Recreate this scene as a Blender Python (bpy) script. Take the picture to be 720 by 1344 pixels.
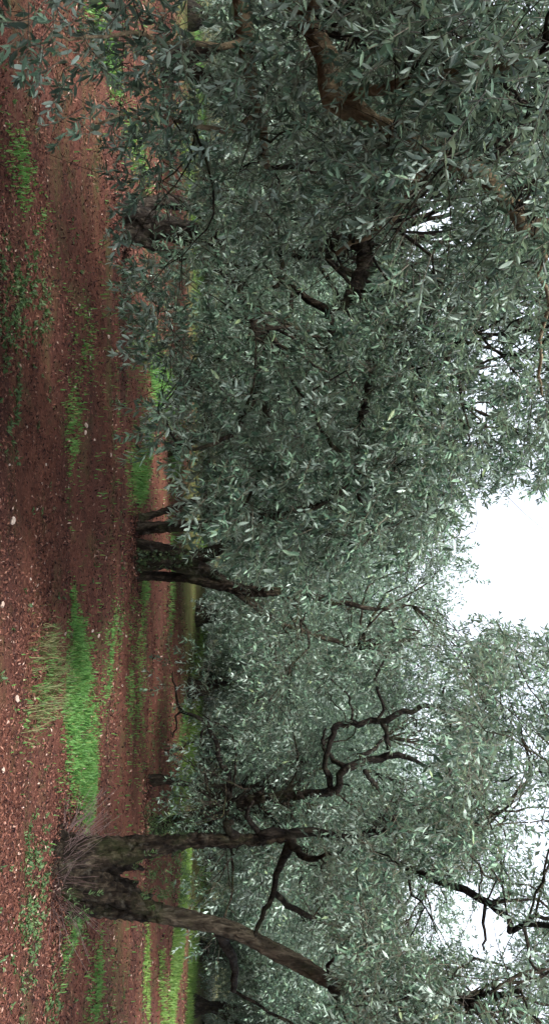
import bpy, math, random
import numpy as np
from mathutils import Matrix, Vector

for o in list(bpy.data.objects):
    bpy.data.objects.remove(o)
scene = bpy.context.scene
C = scene.collection
RNG = np.random.default_rng(7)
random.seed(7)

# ---------------------------------------------------------------- camera
# the photograph was taken with the phone on its side: world up points to picture right
FPX = 1000.0                       # focal length in photo pixels (720 x 1344)
CAM = np.array([0.0, 0.0, 1.60])
PITCH = math.atan((360 - 315) / FPX)
fw = np.array([0, math.cos(PITCH), math.sin(PITCH)])
rt = np.array([1.0, 0, 0])
up = np.array([0, -math.sin(PITCH), math.cos(PITCH)])
cd = bpy.data.cameras.new('camera')
cd.sensor_fit = 'VERTICAL'
cd.sensor_height = 36.0
cd.sensor_width = 36.0
cd.lens = 36.0 * FPX / 1344.0
cd.clip_start = 0.05
cd.clip_end = 3000
cam = bpy.data.objects.new('camera', cd)
C.objects.link(cam)
m = Matrix.Identity(4)
for i in range(3):
    m[i][0] = up[i]
    m[i][1] = -rt[i]
    m[i][2] = -fw[i]
    m[i][3] = CAM[i]
cam.matrix_world = m
scene.camera = cam

# ---------------------------------------------------------------- sky, sun, exposure
SUN_EL, SUN_AZ = math.radians(47), math.radians(212)     # azimuth from +Y towards +X
w = bpy.data.worlds.new('World')
scene.world = w
w.use_nodes = True
nt = w.node_tree
nt.nodes.clear()
sky = nt.nodes.new('ShaderNodeTexSky')
sky.sky_type = 'NISHITA'
sky.sun_disc = False
sky.sun_elevation = SUN_EL
sky.sun_rotation = SUN_AZ
sky.air_density = 1.0
sky.dust_density = 3.0
hs = nt.nodes.new('ShaderNodeHueSaturation')
hs.inputs['Saturation'].default_value = 0.36
hs.inputs['Value'].default_value = 1.0
bg = nt.nodes.new('ShaderNodeBackground')
bg.inputs['Strength'].default_value = 0.075
wo = nt.nodes.new('ShaderNodeOutputWorld')
nt.links.new(sky.outputs[0], hs.inputs['Color'])
nt.links.new(hs.outputs[0], bg.inputs['Color'])
nt.links.new(bg.outputs[0], wo.inputs['Surface'])

sd = bpy.data.lights.new('sun', 'SUN')
sd.energy = 1.5
sd.angle = math.radians(12)
sd.color = (1.0, 0.97, 0.92)
sun = bpy.data.objects.new('sun', sd)
C.objects.link(sun)
sdir = Vector((math.sin(SUN_AZ) * math.cos(SUN_EL), math.cos(SUN_AZ) * math.cos(SUN_EL), math.sin(SUN_EL)))
sun.rotation_euler = sdir.to_track_quat('Z', 'Y').to_euler()
sun.location = (0, 0, 30)

scene.view_settings.view_transform = 'Standard'
scene.view_settings.look = 'None'
scene.view_settings.gamma = 1.0
scene.view_settings.use_curve_mapping = False
scene.view_settings.exposure = 2.75
scene.cycles.max_bounces = 6
scene.cycles.diffuse_bounces = 2
scene.cycles.glossy_bounces = 2
scene.cycles.transmission_bounces = 4
scene.cycles.volume_bounces = 0
scene.cycles.use_denoising = True

# ---------------------------------------------------------------- helpers
def P(ix, iy, d):
    """photo pixel + distance along the view axis -> world point"""
    return CAM + d * (fw + rt * (iy - 672) / FPX + up * (ix - 360) / FPX)

def proj(pts):
    q = np.asarray(pts) - CAM
    d = q @ fw
    dd = np.where(np.abs(d) < 1e-6, 1e-6, d)
    return 360 + FPX * (q @ up) / dd, 672 + FPX * (q @ rt) / dd, d

_ph = [(0.31, 0.22, 0.4, .035), (-0.17, 0.43, 1.9, .03), (0.83, 0.61, 2.2, .018), (1.7, -1.1, 0.3, .010),
       (2.9, 3.3, 4.4, .008), (-4.7, 5.9, 1.1, .006), (7.9, 6.1, 0.6, .004)]
def hz(x, y):
    x = np.asarray(x, float); y = np.asarray(y, float)
    z = np.zeros(np.broadcast(x, y).shape)
    for a, b, p, s in _ph:
        z = z + s * np.sin(a * x + b * y + p + 0.6 * np.sin(b * x - a * y))
    # ploughed strips lying across the view
    z = z + 0.035 * np.sin(y * 1.55 + 0.12 * x + 0.5) * np.clip((y - 3) / 4, 0, 1) * np.clip((40 - y) / 20, 0, 1)
    return z - 0.01

def G(ix, iy):
    """photo pixel -> point of the ground"""
    d = fw + rt * (iy - 672) / FPX + up * (ix - 360) / FPX
    t = -CAM[2] / min(d[2], -1e-4)
    for _ in range(6):
        p = CAM + d * t
        t = (hz(p[0], p[1]) - CAM[2]) / min(d[2], -1e-4)
    return CAM + d * t

def mesh_np(name, V, F, nside):
    me = bpy.data.meshes.new(name)
    V = np.ascontiguousarray(V, dtype=np.float32)
    F = np.ascontiguousarray(F, dtype=np.int32)
    me.vertices.add(len(V))
    me.vertices.foreach_set('co', V.ravel())
    me.loops.add(F.size)
    me.loops.foreach_set('vertex_index', F.ravel())
    me.polygons.add(len(F))
    me.polygons.foreach_set('loop_start', np.arange(0, F.size, nside, dtype=np.int32))
    me.polygons.foreach_set('loop_total', np.full(len(F), nside, dtype=np.int32))
    me.update(calc_edges=True)
    return me

def mkobj(name, me, mat=None, parent=None, smooth=False):
    if mat is not None:
        me.materials.append(mat)
    if smooth:
        me.polygons.foreach_set('use_smooth', np.ones(len(me.polygons), dtype=bool))
    o = bpy.data.objects.new(name, me)
    C.objects.link(o)
    if parent is not None:
        o.parent = parent
    return o

def tag(o, label=None, cat=None, group=None, kind=None):
    if label: o['label'] = label
    if cat: o['category'] = cat
    if group: o['group'] = group
    if kind: o['kind'] = kind
    return o

def smooth_path(pts, rad, step):
    """Catmull-Rom through points; returns denser points and radii"""
    pts = np.asarray(pts, float); rad = np.asarray(rad, float)
    if len(pts) == 2:
        n = max(2, int(np.linalg.norm(pts[1] - pts[0]) / step))
        t = np.linspace(0, 1, n + 1)[:, None]
        return pts[0] * (1 - t) + pts[1] * t, rad[0] * (1 - t[:, 0]) + rad[1] * t[:, 0]
    e = np.vstack([2 * pts[0] - pts[1], pts, 2 * pts[-1] - pts[-2]])
    out, ro = [], []
    for i in range(len(pts) - 1):
        p0, p1, p2, p3 = e[i:i + 4]
        n = max(2, int(np.linalg.norm(p2 - p1) / step))
        t = np.linspace(0, 1, n, endpoint=False)[:, None]
        out.append(0.5 * (2 * p1 + (p2 - p0) * t + (2 * p0 - 5 * p1 + 4 * p2 - p3) * t ** 2 + (3 * p1 - p0 - 3 * p2 + p3) * t ** 3))
        ro.append(rad[i] * (1 - t[:, 0]) + rad[i + 1] * t[:, 0])
    out.append(pts[-1:]); ro.append(rad[-1:])
    return np.vstack(out), np.concatenate(ro)

def tube(pts, rad, sides=8, lump=0.0, seed=0, flute=0):
    """V, F(quads) of a tapering tube closed at both ends"""
    n = len(pts)
    T = np.gradient(pts, axis=0)
    T /= np.linalg.norm(T, axis=1)[:, None] + 1e-9
    nrm = np.zeros_like(pts)
    a = np.array([0.3, 1, 0.2]) if abs(T[0][2]) > 0.7 else np.array([0, 0, 1.0])
    v = a - T[0] * (a @ T[0]); v /= np.linalg.norm(v)
    for i in range(n):
        v = v - T[i] * (v @ T[i]); v /= np.linalg.norm(v) + 1e-9
        nrm[i] = v
    bn = np.cross(T, nrm)
    th = np.linspace(0, 2 * np.pi, sides, endpoint=False)
    r = np.repeat(np.asarray(rad)[:, None], sides, 1)
    if lump or flute:
        g = np.random.default_rng(seed)
        k = np.arange(n)[:, None]
        m_ = np.ones_like(r)
        for _ in range(4):
            f = g.integers(1, 4); s = g.uniform(.15, .6); ph = g.uniform(0, 6.28)
            m_ = m_ + lump * 0.5 * np.sin(f * th[None, :] + s * k + ph)
        if flute:
            m_ = m_ + 0.10 * np.sin(flute * th[None, :] + 0.05 * k + 1.0) + 0.06 * np.sin((flute + 3) * th[None, :] - 0.04 * k)
        r = r * m_
    V = pts[:, None, :] + r[..., None] * (np.cos(th)[None, :, None] * nrm[:, None, :] + np.sin(th)[None, :, None] * bn[:, None, :])
    V = V.reshape(-1, 3)
    i = np.arange(n - 1)[:, None] * sides
    j = np.arange(sides)[None, :]
    j2 = (j + 1) % sides
    F = np.stack([i + j, i + j2, i + sides + j2, i + sides + j], -1).reshape(-1, 4)
    # caps: a centre vertex at each end
    V = np.vstack([V, pts[:1] - T[:1] * rad[0] * .3, pts[-1:] + T[-1:] * rad[-1] * .5])
    c0, c1 = n * sides, n * sides + 1
    jj = np.arange(0, sides, 2)
    f0 = np.stack([np.full_like(jj, c0), (jj + 2) % sides, (jj + 1) % sides, jj], -1)
    b = (n - 1) * sides
    f1 = np.stack([np.full_like(jj, c1), b + jj, b + (jj + 1) % sides, b + (jj + 2) % sides], -1)
    return V, np.vstack([F, f0, f1])

def merge(parts):
    Vs, Fs, o = [], [], 0
    for V, F in parts:
        Vs.append(V); Fs.append(F + o); o += len(V)
    return np.vstack(Vs), np.vstack(Fs)

# ---------------------------------------------------------------- materials
class N:
    def __init__(s, name):
        s.m = bpy.data.materials.new(name); s.m.use_nodes = True
        s.t = s.m.node_tree; s.t.nodes.clear()
    def n(s, typ, **kw):
        nd = s.t.nodes.new(typ)
        for k, v in kw.items():
            if k.startswith('_'):
                setattr(nd, k[1:], v)
            else:
                nd.inputs[k.replace('__', ' ')].default_value = v
        return nd
    def l(s, a, b): s.t.links.new(a, b)
    def ramp(s, src, stops):
        r = s.n('ShaderNodeValToRGB')
        e = r.color_ramp.elements
        while len(e) < len(stops): e.new(0.5)
        for el, (p, c) in zip(e, stops):
            el.position = p; el.color = (*c, 1)
        s.l(src, r.inputs[0]); return r.outputs[0]
    def mix(s, f, a, b, typ='MIX'):
        x = s.n('ShaderNodeMix', _data_type='RGBA', _blend_type=typ)
        for sock, v in ((x.inputs[0], f), (x.inputs[6], a), (x.inputs[7], b)):
            if hasattr(v, 'is_linked'): s.l(v, sock)
            elif isinstance(v, tuple): sock.default_value = (*v, 1)
            else: sock.default_value = v
        return x.outputs[2]
    def math(s, op, a, b=0.0):
        x = s.n('ShaderNodeMath', _operation=op)
        for sock, v in ((x.inputs[0], a), (x.inputs[1], b)):
            if hasattr(v, 'is_linked'): s.l(v, sock)
            else: sock.default_value = v
        return x.outputs[0]

def leaf_mat(name, tops, under, rough=0.42, trans=0.18, tcol=(.16, .22, .06), single=False):
    k = N(name)
    g = k.n('ShaderNodeNewGeometry')
    rnd = k.n('ShaderNodeObjectInfo').outputs['Random'] if single else g.outputs['Random Per Island']
    col = k.ramp(rnd, tops)
    und = k.mix(rnd, under[0], under[1])
    c = k.mix(g.outputs['Backfacing'], col, und)
    b = k.n('ShaderNodeBsdfPrincipled', Roughness=rough)
    b.inputs['Specular IOR Level'].default_value = 0.22
    k.l(c, b.inputs['Base Color'])
    tr = k.n('ShaderNodeBsdfTranslucent')
    tr.inputs[0].default_value = (*tcol, 1)
    mx = k.n('ShaderNodeMixShader'); mx.inputs[0].default_value = trans
    k.l(b.outputs[0], mx.inputs[1]); k.l(tr.outputs[0], mx.inputs[2])
    o = k.n('ShaderNodeOutputMaterial'); k.l(mx.outputs[0], o.inputs[0])
    return k.m

OLIVE = ([(0, (.005, .014, .011)), (.4, (.020, .044, .030)), (.72, (.068, .124, .080)), (.96, (.19, .29, .205)), (1, (.20, .26, .13))],
                  ((.03, .055, .045), (.42, .53, .46)), .40, .25, (.22, .31, .19))
M_LEAF = leaf_mat('olive leaf', *OLIVE)
M_LEAF1 = leaf_mat('single olive leaf', *OLIVE, single=True)
M_GRASS = leaf_mat('grass blade', [(0, (.020, .060, .018)), (.35, (.05, .13, .042)), (.65, (.09, .21, .07)), (.85, (.15, .27, .075)), (1, (.32, .26, .12))],
                   ((.06, .15, .035), (.09, .2, .05)), .5, .3, (.12, .3, .05))
M_MEADOW = leaf_mat('meadow grass blade', [(0, (.05, .12, .025)), (.5, (.095, .20, .04)), (1, (.20, .27, .07))],
                   ((.07, .14, .03), (.14, .22, .05)), .55, .25, (.14, .26, .05))
M_DRY = leaf_mat('dry grass blade', [(0, (.035, .065, .02)), (.5, (.06, .095, .032)), (.85, (.12, .125, .05)), (1, (.25, .20, .11))],
                 ((.05, .08, .03), (.14, .13, .06)), .6, .2, (.2, .2, .07))
M_WEED = leaf_mat('weed leaf', [(0, (.03, .06, .025)), (.5, (.045, .09, .035)), (1, (.08, .12, .045))],
                  ((.04, .075, .03), (.06, .1, .04)), .5, .2, (.1, .2, .05))
M_IVY = leaf_mat('ivy leaf', [(0, (.015, .030, .014)), (.6, (.03, .055, .022)), (1, (.06, .085, .03))],
                 ((.03, .05, .02), (.05, .07, .03)), .4, .1)

def litter_mat():
    k = N('leaf litter')
    g = k.n('ShaderNodeNewGeometry')
    c = k.ramp(g.outputs['Random Per Island'], [(0, (.010, .006, .007)), (.3, (.038, .021, .020)), (.55, (.115, .052, .040)),
                                                (.82, (.165, .080, .057)), (.965, (.22, .125, .092)), (1, (.46, .38, .32))])
    c = k.mix(1.0, c, (.80, .72, .72), 'MULTIPLY')
    b = k.n('ShaderNodeBsdfPrincipled', Roughness=0.8)
    b.inputs['Specular IOR Level'].default_value = 0.08
    k.l(c, b.inputs['Base Color'])
    o = k.n('ShaderNodeOutputMaterial'); k.l(b.outputs[0], o.inputs[0])
    return k.m
M_LITTER = litter_mat()

def bark_mat(name, dark, mid, light, moss=0.25, scale=1.0):
    k = N(name)
    tc = k.n('ShaderNodeTexCoord')
    mp = k.n('ShaderNodeMapping'); mp.inputs['Scale'].default_value = (9 * scale, 9 * scale, 2.2 * scale)
    k.l(tc.outputs['Object'], mp.inputs[0])
    n1 = k.n('ShaderNodeTexNoise', Scale=2.2, Detail=8.0, Roughness=0.65, Distortion=0.7)
    k.l(mp.outputs[0], n1.inputs['Vector'])
    n2 = k.n('ShaderNodeTexNoise', Scale=3.0, Detail=5.0, Roughness=0.6)
    k.l(tc.outputs['Object'], n2.inputs['Vector'])
    col = k.ramp(n1.outputs[0], [(.38, dark), (.52, mid), (.66, light)])  # crevice shade put into the colour, from the same noise as the bump
    mm = k.math('MULTIPLY', k.ramp(n2.outputs[0], [(.5, (0, 0, 0)), (.68, (1, 1, 1))]), moss)
    col = k.mix(mm, col, (.055, .075, .025))
    n3 = k.n('ShaderNodeTexNoise', Scale=14.0, Detail=4.0)
    k.l(tc.outputs['Object'], n3.inputs['Vector'])
    col = k.mix(k.ramp(n3.outputs[0], [(.58, (0, 0, 0)), (.72, (.5, .5, .5))]), col, (.085, .08, .065))
    bp = k.n('ShaderNodeBump', Strength=1.0, Distance=0.06)
    k.l(n1.outputs[0], bp.inputs['Height'])
    b = k.n('ShaderNodeBsdfPrincipled', Roughness=0.85)
    b.inputs['Specular IOR Level'].default_value = 0.08
    k.l(col, b.inputs['Base Color']); k.l(bp.outputs[0], b.inputs['Normal'])
    o = k.n('ShaderNodeOutputMaterial'); k.l(b.outputs[0], o.inputs[0])
    return k.m
M_BARK = bark_mat('olive bark', (.004, .003, .0025), (.016, .012, .0085), (.058, .046, .033))
M_BARKT = bark_mat('tan limb bark', (.02, .016, .012), (.062, .051, .037), (.12, .10, .075))
M_BARKP = bark_mat('pale olive bark', (.08, .058, .036), (.19, .145, .09), (.30, .24, .16), .25)
M_BARKD = bark_mat('dark bark', (.005, .004, .0035), (.014, .011, .009), (.034, .028, .022), .1)  # darker bark tone for branches, rotten core and left trunk

def twig_mat():
    k = N('twig')
    g = k.n('ShaderNodeNewGeometry')
    c = k.ramp(g.outputs['Random Per Island'], [(0, (.030, .024, .020)), (.6, (.075, .065, .045)), (1, (.13, .12, .08))])
    b = k.n('ShaderNodeBsdfPrincipled', Roughness=0.7)
    k.l(c, b.inputs['Base Color'])
    o = k.n('ShaderNodeOutputMaterial'); k.l(b.outputs[0], o.inputs[0])
    return k.m
M_TWIG = twig_mat()

def stone_mat():
    k = N('limestone')
    tc = k.n('ShaderNodeTexCoord')
    oi = k.n('ShaderNodeObjectInfo')
    n1 = k.n('ShaderNodeTexNoise', Scale=30.0, Detail=6.0)
    k.l(tc.outputs['Object'], n1.inputs['Vector'])
    c = k.ramp(n1.outputs[0], [(.35, (.26, .17, .13)), (.55, (.46, .39, .34)), (.75, (.6, .55, .5))])
    c = k.mix(k.math('MULTIPLY', oi.outputs['Random'], .5), c, (.33, .2, .15))
    b = k.n('ShaderNodeBsdfPrincipled', Roughness=0.85)
    bp = k.n('ShaderNodeBump', Strength=0.6, Distance=0.01)
    k.l(n1.outputs[0], bp.inputs['Height']); k.l(bp.outputs[0], b.inputs['Normal'])
    k.l(c, b.inputs['Base Color'])
    o = k.n('ShaderNodeOutputMaterial'); k.l(b.outputs[0], o.inputs[0])
    return k.m
M_STONE = stone_mat()

# ---------------------------------------------------------------- ground
# strips and patches of grass as they lie on the ground: photo pixel centre and half sizes -> ground ellipse
def patch(ix, iy, hx, hy, amount, tall, kind='grass'):
    c = G(ix, iy)
    a = G(ix - hx, iy); b = G(ix + hx, iy)
    return dict(x=c[0], y=(a[1] + b[1]) / 2, rx=hy / FPX * c[1], ry=(b[1] - a[1]) / 2, amount=amount, tall=tall, kind=kind)

PATCHES = [
    patch(95, 800, 4, 30, .6, .06), patch(97, 845, 8, 40, .9, .08), patch(101, 905, 13, 50, 1.2, .09), patch(107, 970, 14, 50, 1.2, .09),
    patch(112, 1030, 10, 42, 1.2, .08), patch(114, 1070, 6, 20, .8, .07),
    patch(72, 888, 22, 58, .11, .15, 'dry'), patch(50, 850, 16, 30, .06, .2, 'dry'), patch(50, 925, 18, 30, .06, .2, 'dry'), patch(60, 890, 26, 62, .05, .06),
    patch(14, 400, 18, 60, .45, .05, 'weed'), patch(46, 385, 18, 50, .2, .05, 'weed'), patch(108, 445, 14, 48, .2, .05), patch(28, 225, 28, 45, .10, .05),
    patch(95, 560, 10, 60, .18, .05), patch(12, 520, 12, 60, .12, .05, 'weed'),
    patch(213, 510, 17, 32, 1.2, .2), patch(181, 632, 9, 28, 1.0, .14), patch(228, 600, 6, 26, 1.1, .2), patch(190, 575, 10, 40, .35, .08),
    patch(266, 520, 7, 25, 1.3, .22, 'meadow'), patch(180, 205, 12, 30, .7, .12), patch(248, 245, 12, 40, 1.2, .2, 'meadow'), patch(130, 40, 26, 34, .6, .1),
    patch(188, 770, 6, 22, .6, .08), patch(185, 840, 6, 60, .3, .06), patch(180, 930, 9, 60, .3, .06), patch(150, 830, 14, 40, .15, .05),
    patch(170, 880, 5, 90, .25, .06), patch(140, 900, 8, 40, .2, .05),
    patch(36, 1225, 26, 80, .12, .04, 'weed'), patch(70, 1300, 16, 50, .10, .04, 'weed'), patch(100, 1212, 12, 26, .5, .06), patch(126, 1300, 9, 50, .35, .06),
    patch(40, 1110, 14, 36, .2, .05, 'weed'), patch(90, 1150, 10, 40, .35, .09, 'weed'),
    patch(192, 1270, 5, 60, .5, .08, 'meadow'), patch(212, 1290, 5, 60, .4, .10, 'meadow'), patch(232, 1240, 16, 50, 1.6, .16, 'meadow'), patch(250, 1275, 8, 45, 1.6, .2, 'meadow'),
    patch(250, 985, 14, 40, 1.2, .16, 'meadow'), patch(228, 1045, 12, 16, 1.1, .14, 'meadow'), patch(240, 955, 12, 16, .8, .14), patch(205, 965, 7, 40, .35, .1, 'weed'),
    patch(263, 845, 10, 26, 1.4, .2, 'meadow'), patch(262, 720, 8, 20, 1.2, .2, 'meadow'), patch(228, 720, 4, 50, .5, .12), patch(225, 790, 5, 40, .4, .1),
    patch(262, 400, 9, 60, 1.0, .2), patch(258, 90, 10, 90, 1.0, .2), patch(268, 1150, 8, 90, 1.2, .2, 'meadow'), patch(270, 620, 6, 50, 1.0, .2),
]
def grassmask(x, y):
    g = np.zeros_like(x)
    for p in PATCHES:
        q = ((x - p['x']) / (p['rx'] * 1.25)) ** 2 + ((y - p['y']) / (p['ry'] * 1.35)) ** 2
        g = np.maximum(g, np.clip(1.1 - q, 0, 1) * min(1, p['amount']) ** 1.3)
    far = np.clip((y - 19 + 2.5 * np.sin(x * .35) + 1.5 * np.sin(x * .9 + 1)) / 6, 0, 1) * .8
    return np.maximum(g, far)

n = 320
t = np.linspace(-5.3, 5.3, n)
gx = 4.2 * np.sinh(t); gy = 7.5 + 4.2 * np.sinh(t)
X, Y = np.meshgrid(gx, gy)
fade = np.clip((70 - np.hypot(X, Y - 7)) / 30, 0, 1)
Z = hz(X, Y) * fade
V = np.stack([X, Y, Z], -1).reshape(-1, 3)
i = np.arange(n - 1)[:, None] * n + np.arange(n - 1)[None, :]
F = np.stack([i, i + 1, i + n + 1, i + n], -1).reshape(-1, 4)
me = mesh_np('ground', V, F, 4)
at = me.attributes.new('grass', 'FLOAT', 'POINT')
at.data.foreach_set('value', grassmask(X, Y).ravel().astype(np.float32))

k = N('red soil')
tc = k.n('ShaderNodeTexCoord')
def noise(scale, detail=6.0, rough=.6, vec=None, dist=0.0):
    x = k.n('ShaderNodeTexNoise', Scale=scale, Detail=detail, Roughness=rough, Distortion=dist)
    k.l(vec or tc.outputs['Object'], x.inputs['Vector']); return x.outputs[0]
mp = k.n('ShaderNodeMapping'); mp.inputs['Scale'].default_value = (.35, 1.0, 1.0)
k.l(tc.outputs['Object'], mp.inputs[0])
big = noise(.9, 4, .6, mp.outputs[0], .4)
mid = noise(5, 7, .7)
fine = noise(34, 6, .7)
c = k.ramp(mid, [(.3, (.040, .019, .015)), (.5, (.122, .046, .029)), (.68, (.205, .085, .056))])
c2 = k.ramp(fine, [(.3, (.020, .012, .011)), (.5, (.092, .040, .028)), (.7, (.23, .112, .076))])
c = k.mix(.55, c, c2)
c = k.mix(k.ramp(big, [(.42, (0, 0, 0)), (.62, (.75, .75, .75))]), c, k.mix(.5, c, (.060, .030, .029)))
vor = k.n('ShaderNodeTexVoronoi', Scale=42.0); k.l(tc.outputs['Object'], vor.inputs['Vector'])
chip = k.ramp(vor.outputs['Distance'], [(.12, (1, 1, 1)), (.2, (0, 0, 0))])
sel = k.ramp(vor.outputs['Color'], [(.72, (0, 0, 0)), (.78, (.7, .7, .7))])
c = k.mix(k.math('MULTIPLY', chip, sel), c, (.36, .25, .19))
ga = k.n('ShaderNodeAttribute', _attribute_name='grass')
gm = k.math('ADD', k.math('MULTIPLY', ga.outputs['Fac'], 1.1), k.math('MULTIPLY', k.math('SUBTRACT', mid, .62), 2.2))
gm2 = k.ramp(k.math('ADD', gm, k.math('MULTIPLY', fine, .4)), [(.3, (0, 0, 0)), (1.0, (.7, .7, .7))])
c = k.mix(gm2, c, k.mix(fine, (.028, .065, .020), (.085, .19, .045)))
moss = k.ramp(noise(1.7, 6, .65), [(.53, (0, 0, 0)), (.68, (.6, .6, .6))])
c = k.mix(moss, c, (.07, .075, .03))
mp2 = k.n('ShaderNodeMapping'); mp2.inputs['Scale'].default_value = (.12, 1.0, 1.0); mp2.inputs['Rotation'].default_value = (0, 0, .05)
k.l(tc.outputs['Object'], mp2.inputs[0])
st = noise(1.3, 5, .65, mp2.outputs[0], .5)
st2 = k.math('ADD', st, k.math('MULTIPLY', k.math('SUBTRACT', mid, .5), .35))
c = k.mix(k.ramp(st2, [(.50, (0, 0, 0)), (.60, (.65, .65, .65))]), c, k.mix(.6, c, (.024, .012, .012)))
sg = noise(.75, 5, .7, mp2.outputs[0], .8)
sg2 = k.math('ADD', sg, k.math('MULTIPLY', k.math('SUBTRACT', fine, .5), .5))
c = k.mix(k.ramp(sg2, [(.56, (0, 0, 0)), (.66, (.6, .6, .6))]), c, (.060, .075, .026))
b = k.n('ShaderNodeBsdfPrincipled', Roughness=0.9)
b.inputs['Specular IOR Level'].default_value = 0.08
bp = k.n('ShaderNodeBump', Strength=1.0, Distance=0.05)
k.l(k.math('ADD', k.math('MULTIPLY', mid, .7), k.math('MULTIPLY', fine, .5)), bp.inputs['Height'])
c = k.mix(1.0, c, (.80, .74, .74), 'MULTIPLY')
k.l(bp.outputs[0], b.inputs['Normal']); k.l(c, b.inputs['Base Color'])
o = k.n('ShaderNodeOutputMaterial'); k.l(b.outputs[0], o.inputs[0])
ground = mkobj('ground', me, k.m, smooth=True)
tag(ground, 'red clay orchard ground strewn with dead leaves and stones', 'ground', kind='structure')

# ---------------------------------------------------------------- leaves and sprigs
def leaf_base(lod):
    """unit olive leaf along +x, normal +z, folded on its midrib and bowed; length 1"""
    if lod == 0:
        xs = [0, .28, .62, 1.0]; ws = [0, .095, .10, 0]; zs = [0, .03, .02, -.06]
        V = [(0, 0, 0), (.28, 0, .0), (.62, 0, .0), (1, 0, -.07),
             (.28, .125, .035), (.62, .12, .026), (.28, -.125, .035), (.62, -.12, .026)]
        F = [(0, 1, 4), (1, 2, 5), (1, 5, 4), (2, 3, 5), (0, 6, 1), (1, 6, 7), (1, 7, 2), (2, 7, 3)]
    elif lod == 1:
        V = [(0, 0, 0), (1, 0, -.06), (.3, .125, .035), (.68, .112, .024), (.3, -.125, .035), (.68, -.112, .024)]
        F = [(0, 1, 3), (0, 3, 2), (0, 5, 1), (0, 4, 5)]
    else:
        V = [(0, 0, 0), (.45, -.15, .025), (1, 0, -.04), (.45, .15, .025)]
        F = [(0, 1, 2), (0, 2, 3)]
    return np.array(V, float), np.array(F, int)

def rot_from(x, z):
    x = x / (np.linalg.norm(x) + 1e-9)
    z = z - x * (x @ z); z /= np.linalg.norm(z) + 1e-9
    return np.stack([x, np.cross(z, x), z], 1)

def sprig_templates(lod, nvar, pairs, length, leaf_len, seed):
    g = np.random.default_rng(seed)
    LV, LF = leaf_base(lod)
    out = []
    for v in range(nvar):
        bend = g.uniform(-.25, .25, 2)
        ts = np.linspace(.16, 1, pairs)
        stem = lambda t: np.array([t * length, bend[0] * t * t * length, bend[1] * t * t * length])
        Rs, Ts, Ss = [], [], []
        for i, tt in enumerate(ts):
            roll = i * 1.57 + g.normal(0, .35)        # opposite pairs, each turned by a right angle
            for s in (1, -1):
                if g.random() < .14: continue
                side = np.array([0, math.cos(roll), math.sin(roll) * .8]) * s
                ang = math.radians(g.uniform(38, 80)) * (1 - .3 * tt)
                dx = np.array([math.cos(ang), 0, 0]) + side * math.sin(ang) + g.normal(0, .22, 3) + np.array([0, 0, -.08])
                zz = np.array([-.35, 0, 1.0]) - side * .25 + g.normal(0, .28, 3)
                Rs.append(rot_from(dx, zz)); Ts.append(stem(tt))
                Ss.append(leaf_len * g.uniform(.58, 1.2) * (1 - .25 * max(0, tt - .7) / .3))
        for e in range(3):
            dx = np.array([1, 0, 0]) + g.normal(0, .45, 3)
            Rs.append(rot_from(dx, np.array([0, 0, 1.0]) + g.normal(0, .3, 3))); Ts.append(stem(1)); Ss.append(leaf_len * .7)
        Rs = np.array(Rs); Ts = np.array(Ts); Ss = np.array(Ss)
        stp = np.array([stem(tt) for tt in (-.35, .4, 1.0)])
        out.append((Rs, Ts, Ss, stp))
    return LV, LF, out

TPL = {1: sprig_templates(1, 12, 7, .20, .073, 2),
       2: sprig_templates(2, 10, 5, .26, .092, 3),
       3: sprig_templates(2, 10, 6, .22, .076, 4)}
LEAF_MESH = {}
for lod in (0, 1):
    lv, lf = leaf_base(lod)
    me = mesh_np('leaf', lv, lf, 3); me.materials.append(M_LEAF1); LEAF_MESH[lod] = me

def stems_mesh(paths, r0, r1):
    """three-sided thin tubes; paths (k, n, 3)"""
    k_, n_, _ = paths.shape
    T = np.gradient(paths, axis=1); T /= np.linalg.norm(T, axis=2, keepdims=True) + 1e-9
    a = np.where(np.abs(T[..., 2:3]) > .8, np.array([1.0, 0, 0]), np.array([0, 0, 1.0]))
    n1 = np.cross(T, a); n1 /= np.linalg.norm(n1, axis=2, keepdims=True) + 1e-9
    n2 = np.cross(T, n1)
    r0 = np.broadcast_to(np.asarray(r0, float), (k_,)); r1 = np.broadcast_to(np.asarray(r1, float), (k_,))
    tt = np.linspace(0, 1, n_)[None, :]
    r = r0[:, None] * (1 - tt) + r1[:, None] * tt
    V = []
    for q in range(3):
        th = q * 2.0944
        V.append(paths + r[..., None] * (math.cos(th) * n1 + math.sin(th) * n2))
    V = np.stack(V, 2).reshape(-1, 3)
    ii = (np.arange(k_)[:, None, None] * n_ + np.arange(n_ - 1)[None, :, None]) * 3
    j = np.arange(3)[None, None, :]; j2 = (j + 1) % 3
    F = np.stack([ii + j, ii + j2, ii + 3 + j2, ii + 3 + j], -1).reshape(-1, 4)
    return V, F

def orient(dirs, g, upw=1.0):
    """rotation matrices for sprigs: x along dirs, z mostly up with jitter"""
    x = dirs / (np.linalg.norm(dirs, axis=1, keepdims=True) + 1e-9)
    z = np.array([0, 0, upw]) + g.normal(0, .45, x.shape)
    z = z - x * np.sum(x * z, 1, keepdims=True); z /= np.linalg.norm(z, axis=1, keepdims=True) + 1e-9
    y = np.cross(z, x)
    return np.stack([x, y, z], 2)

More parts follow.
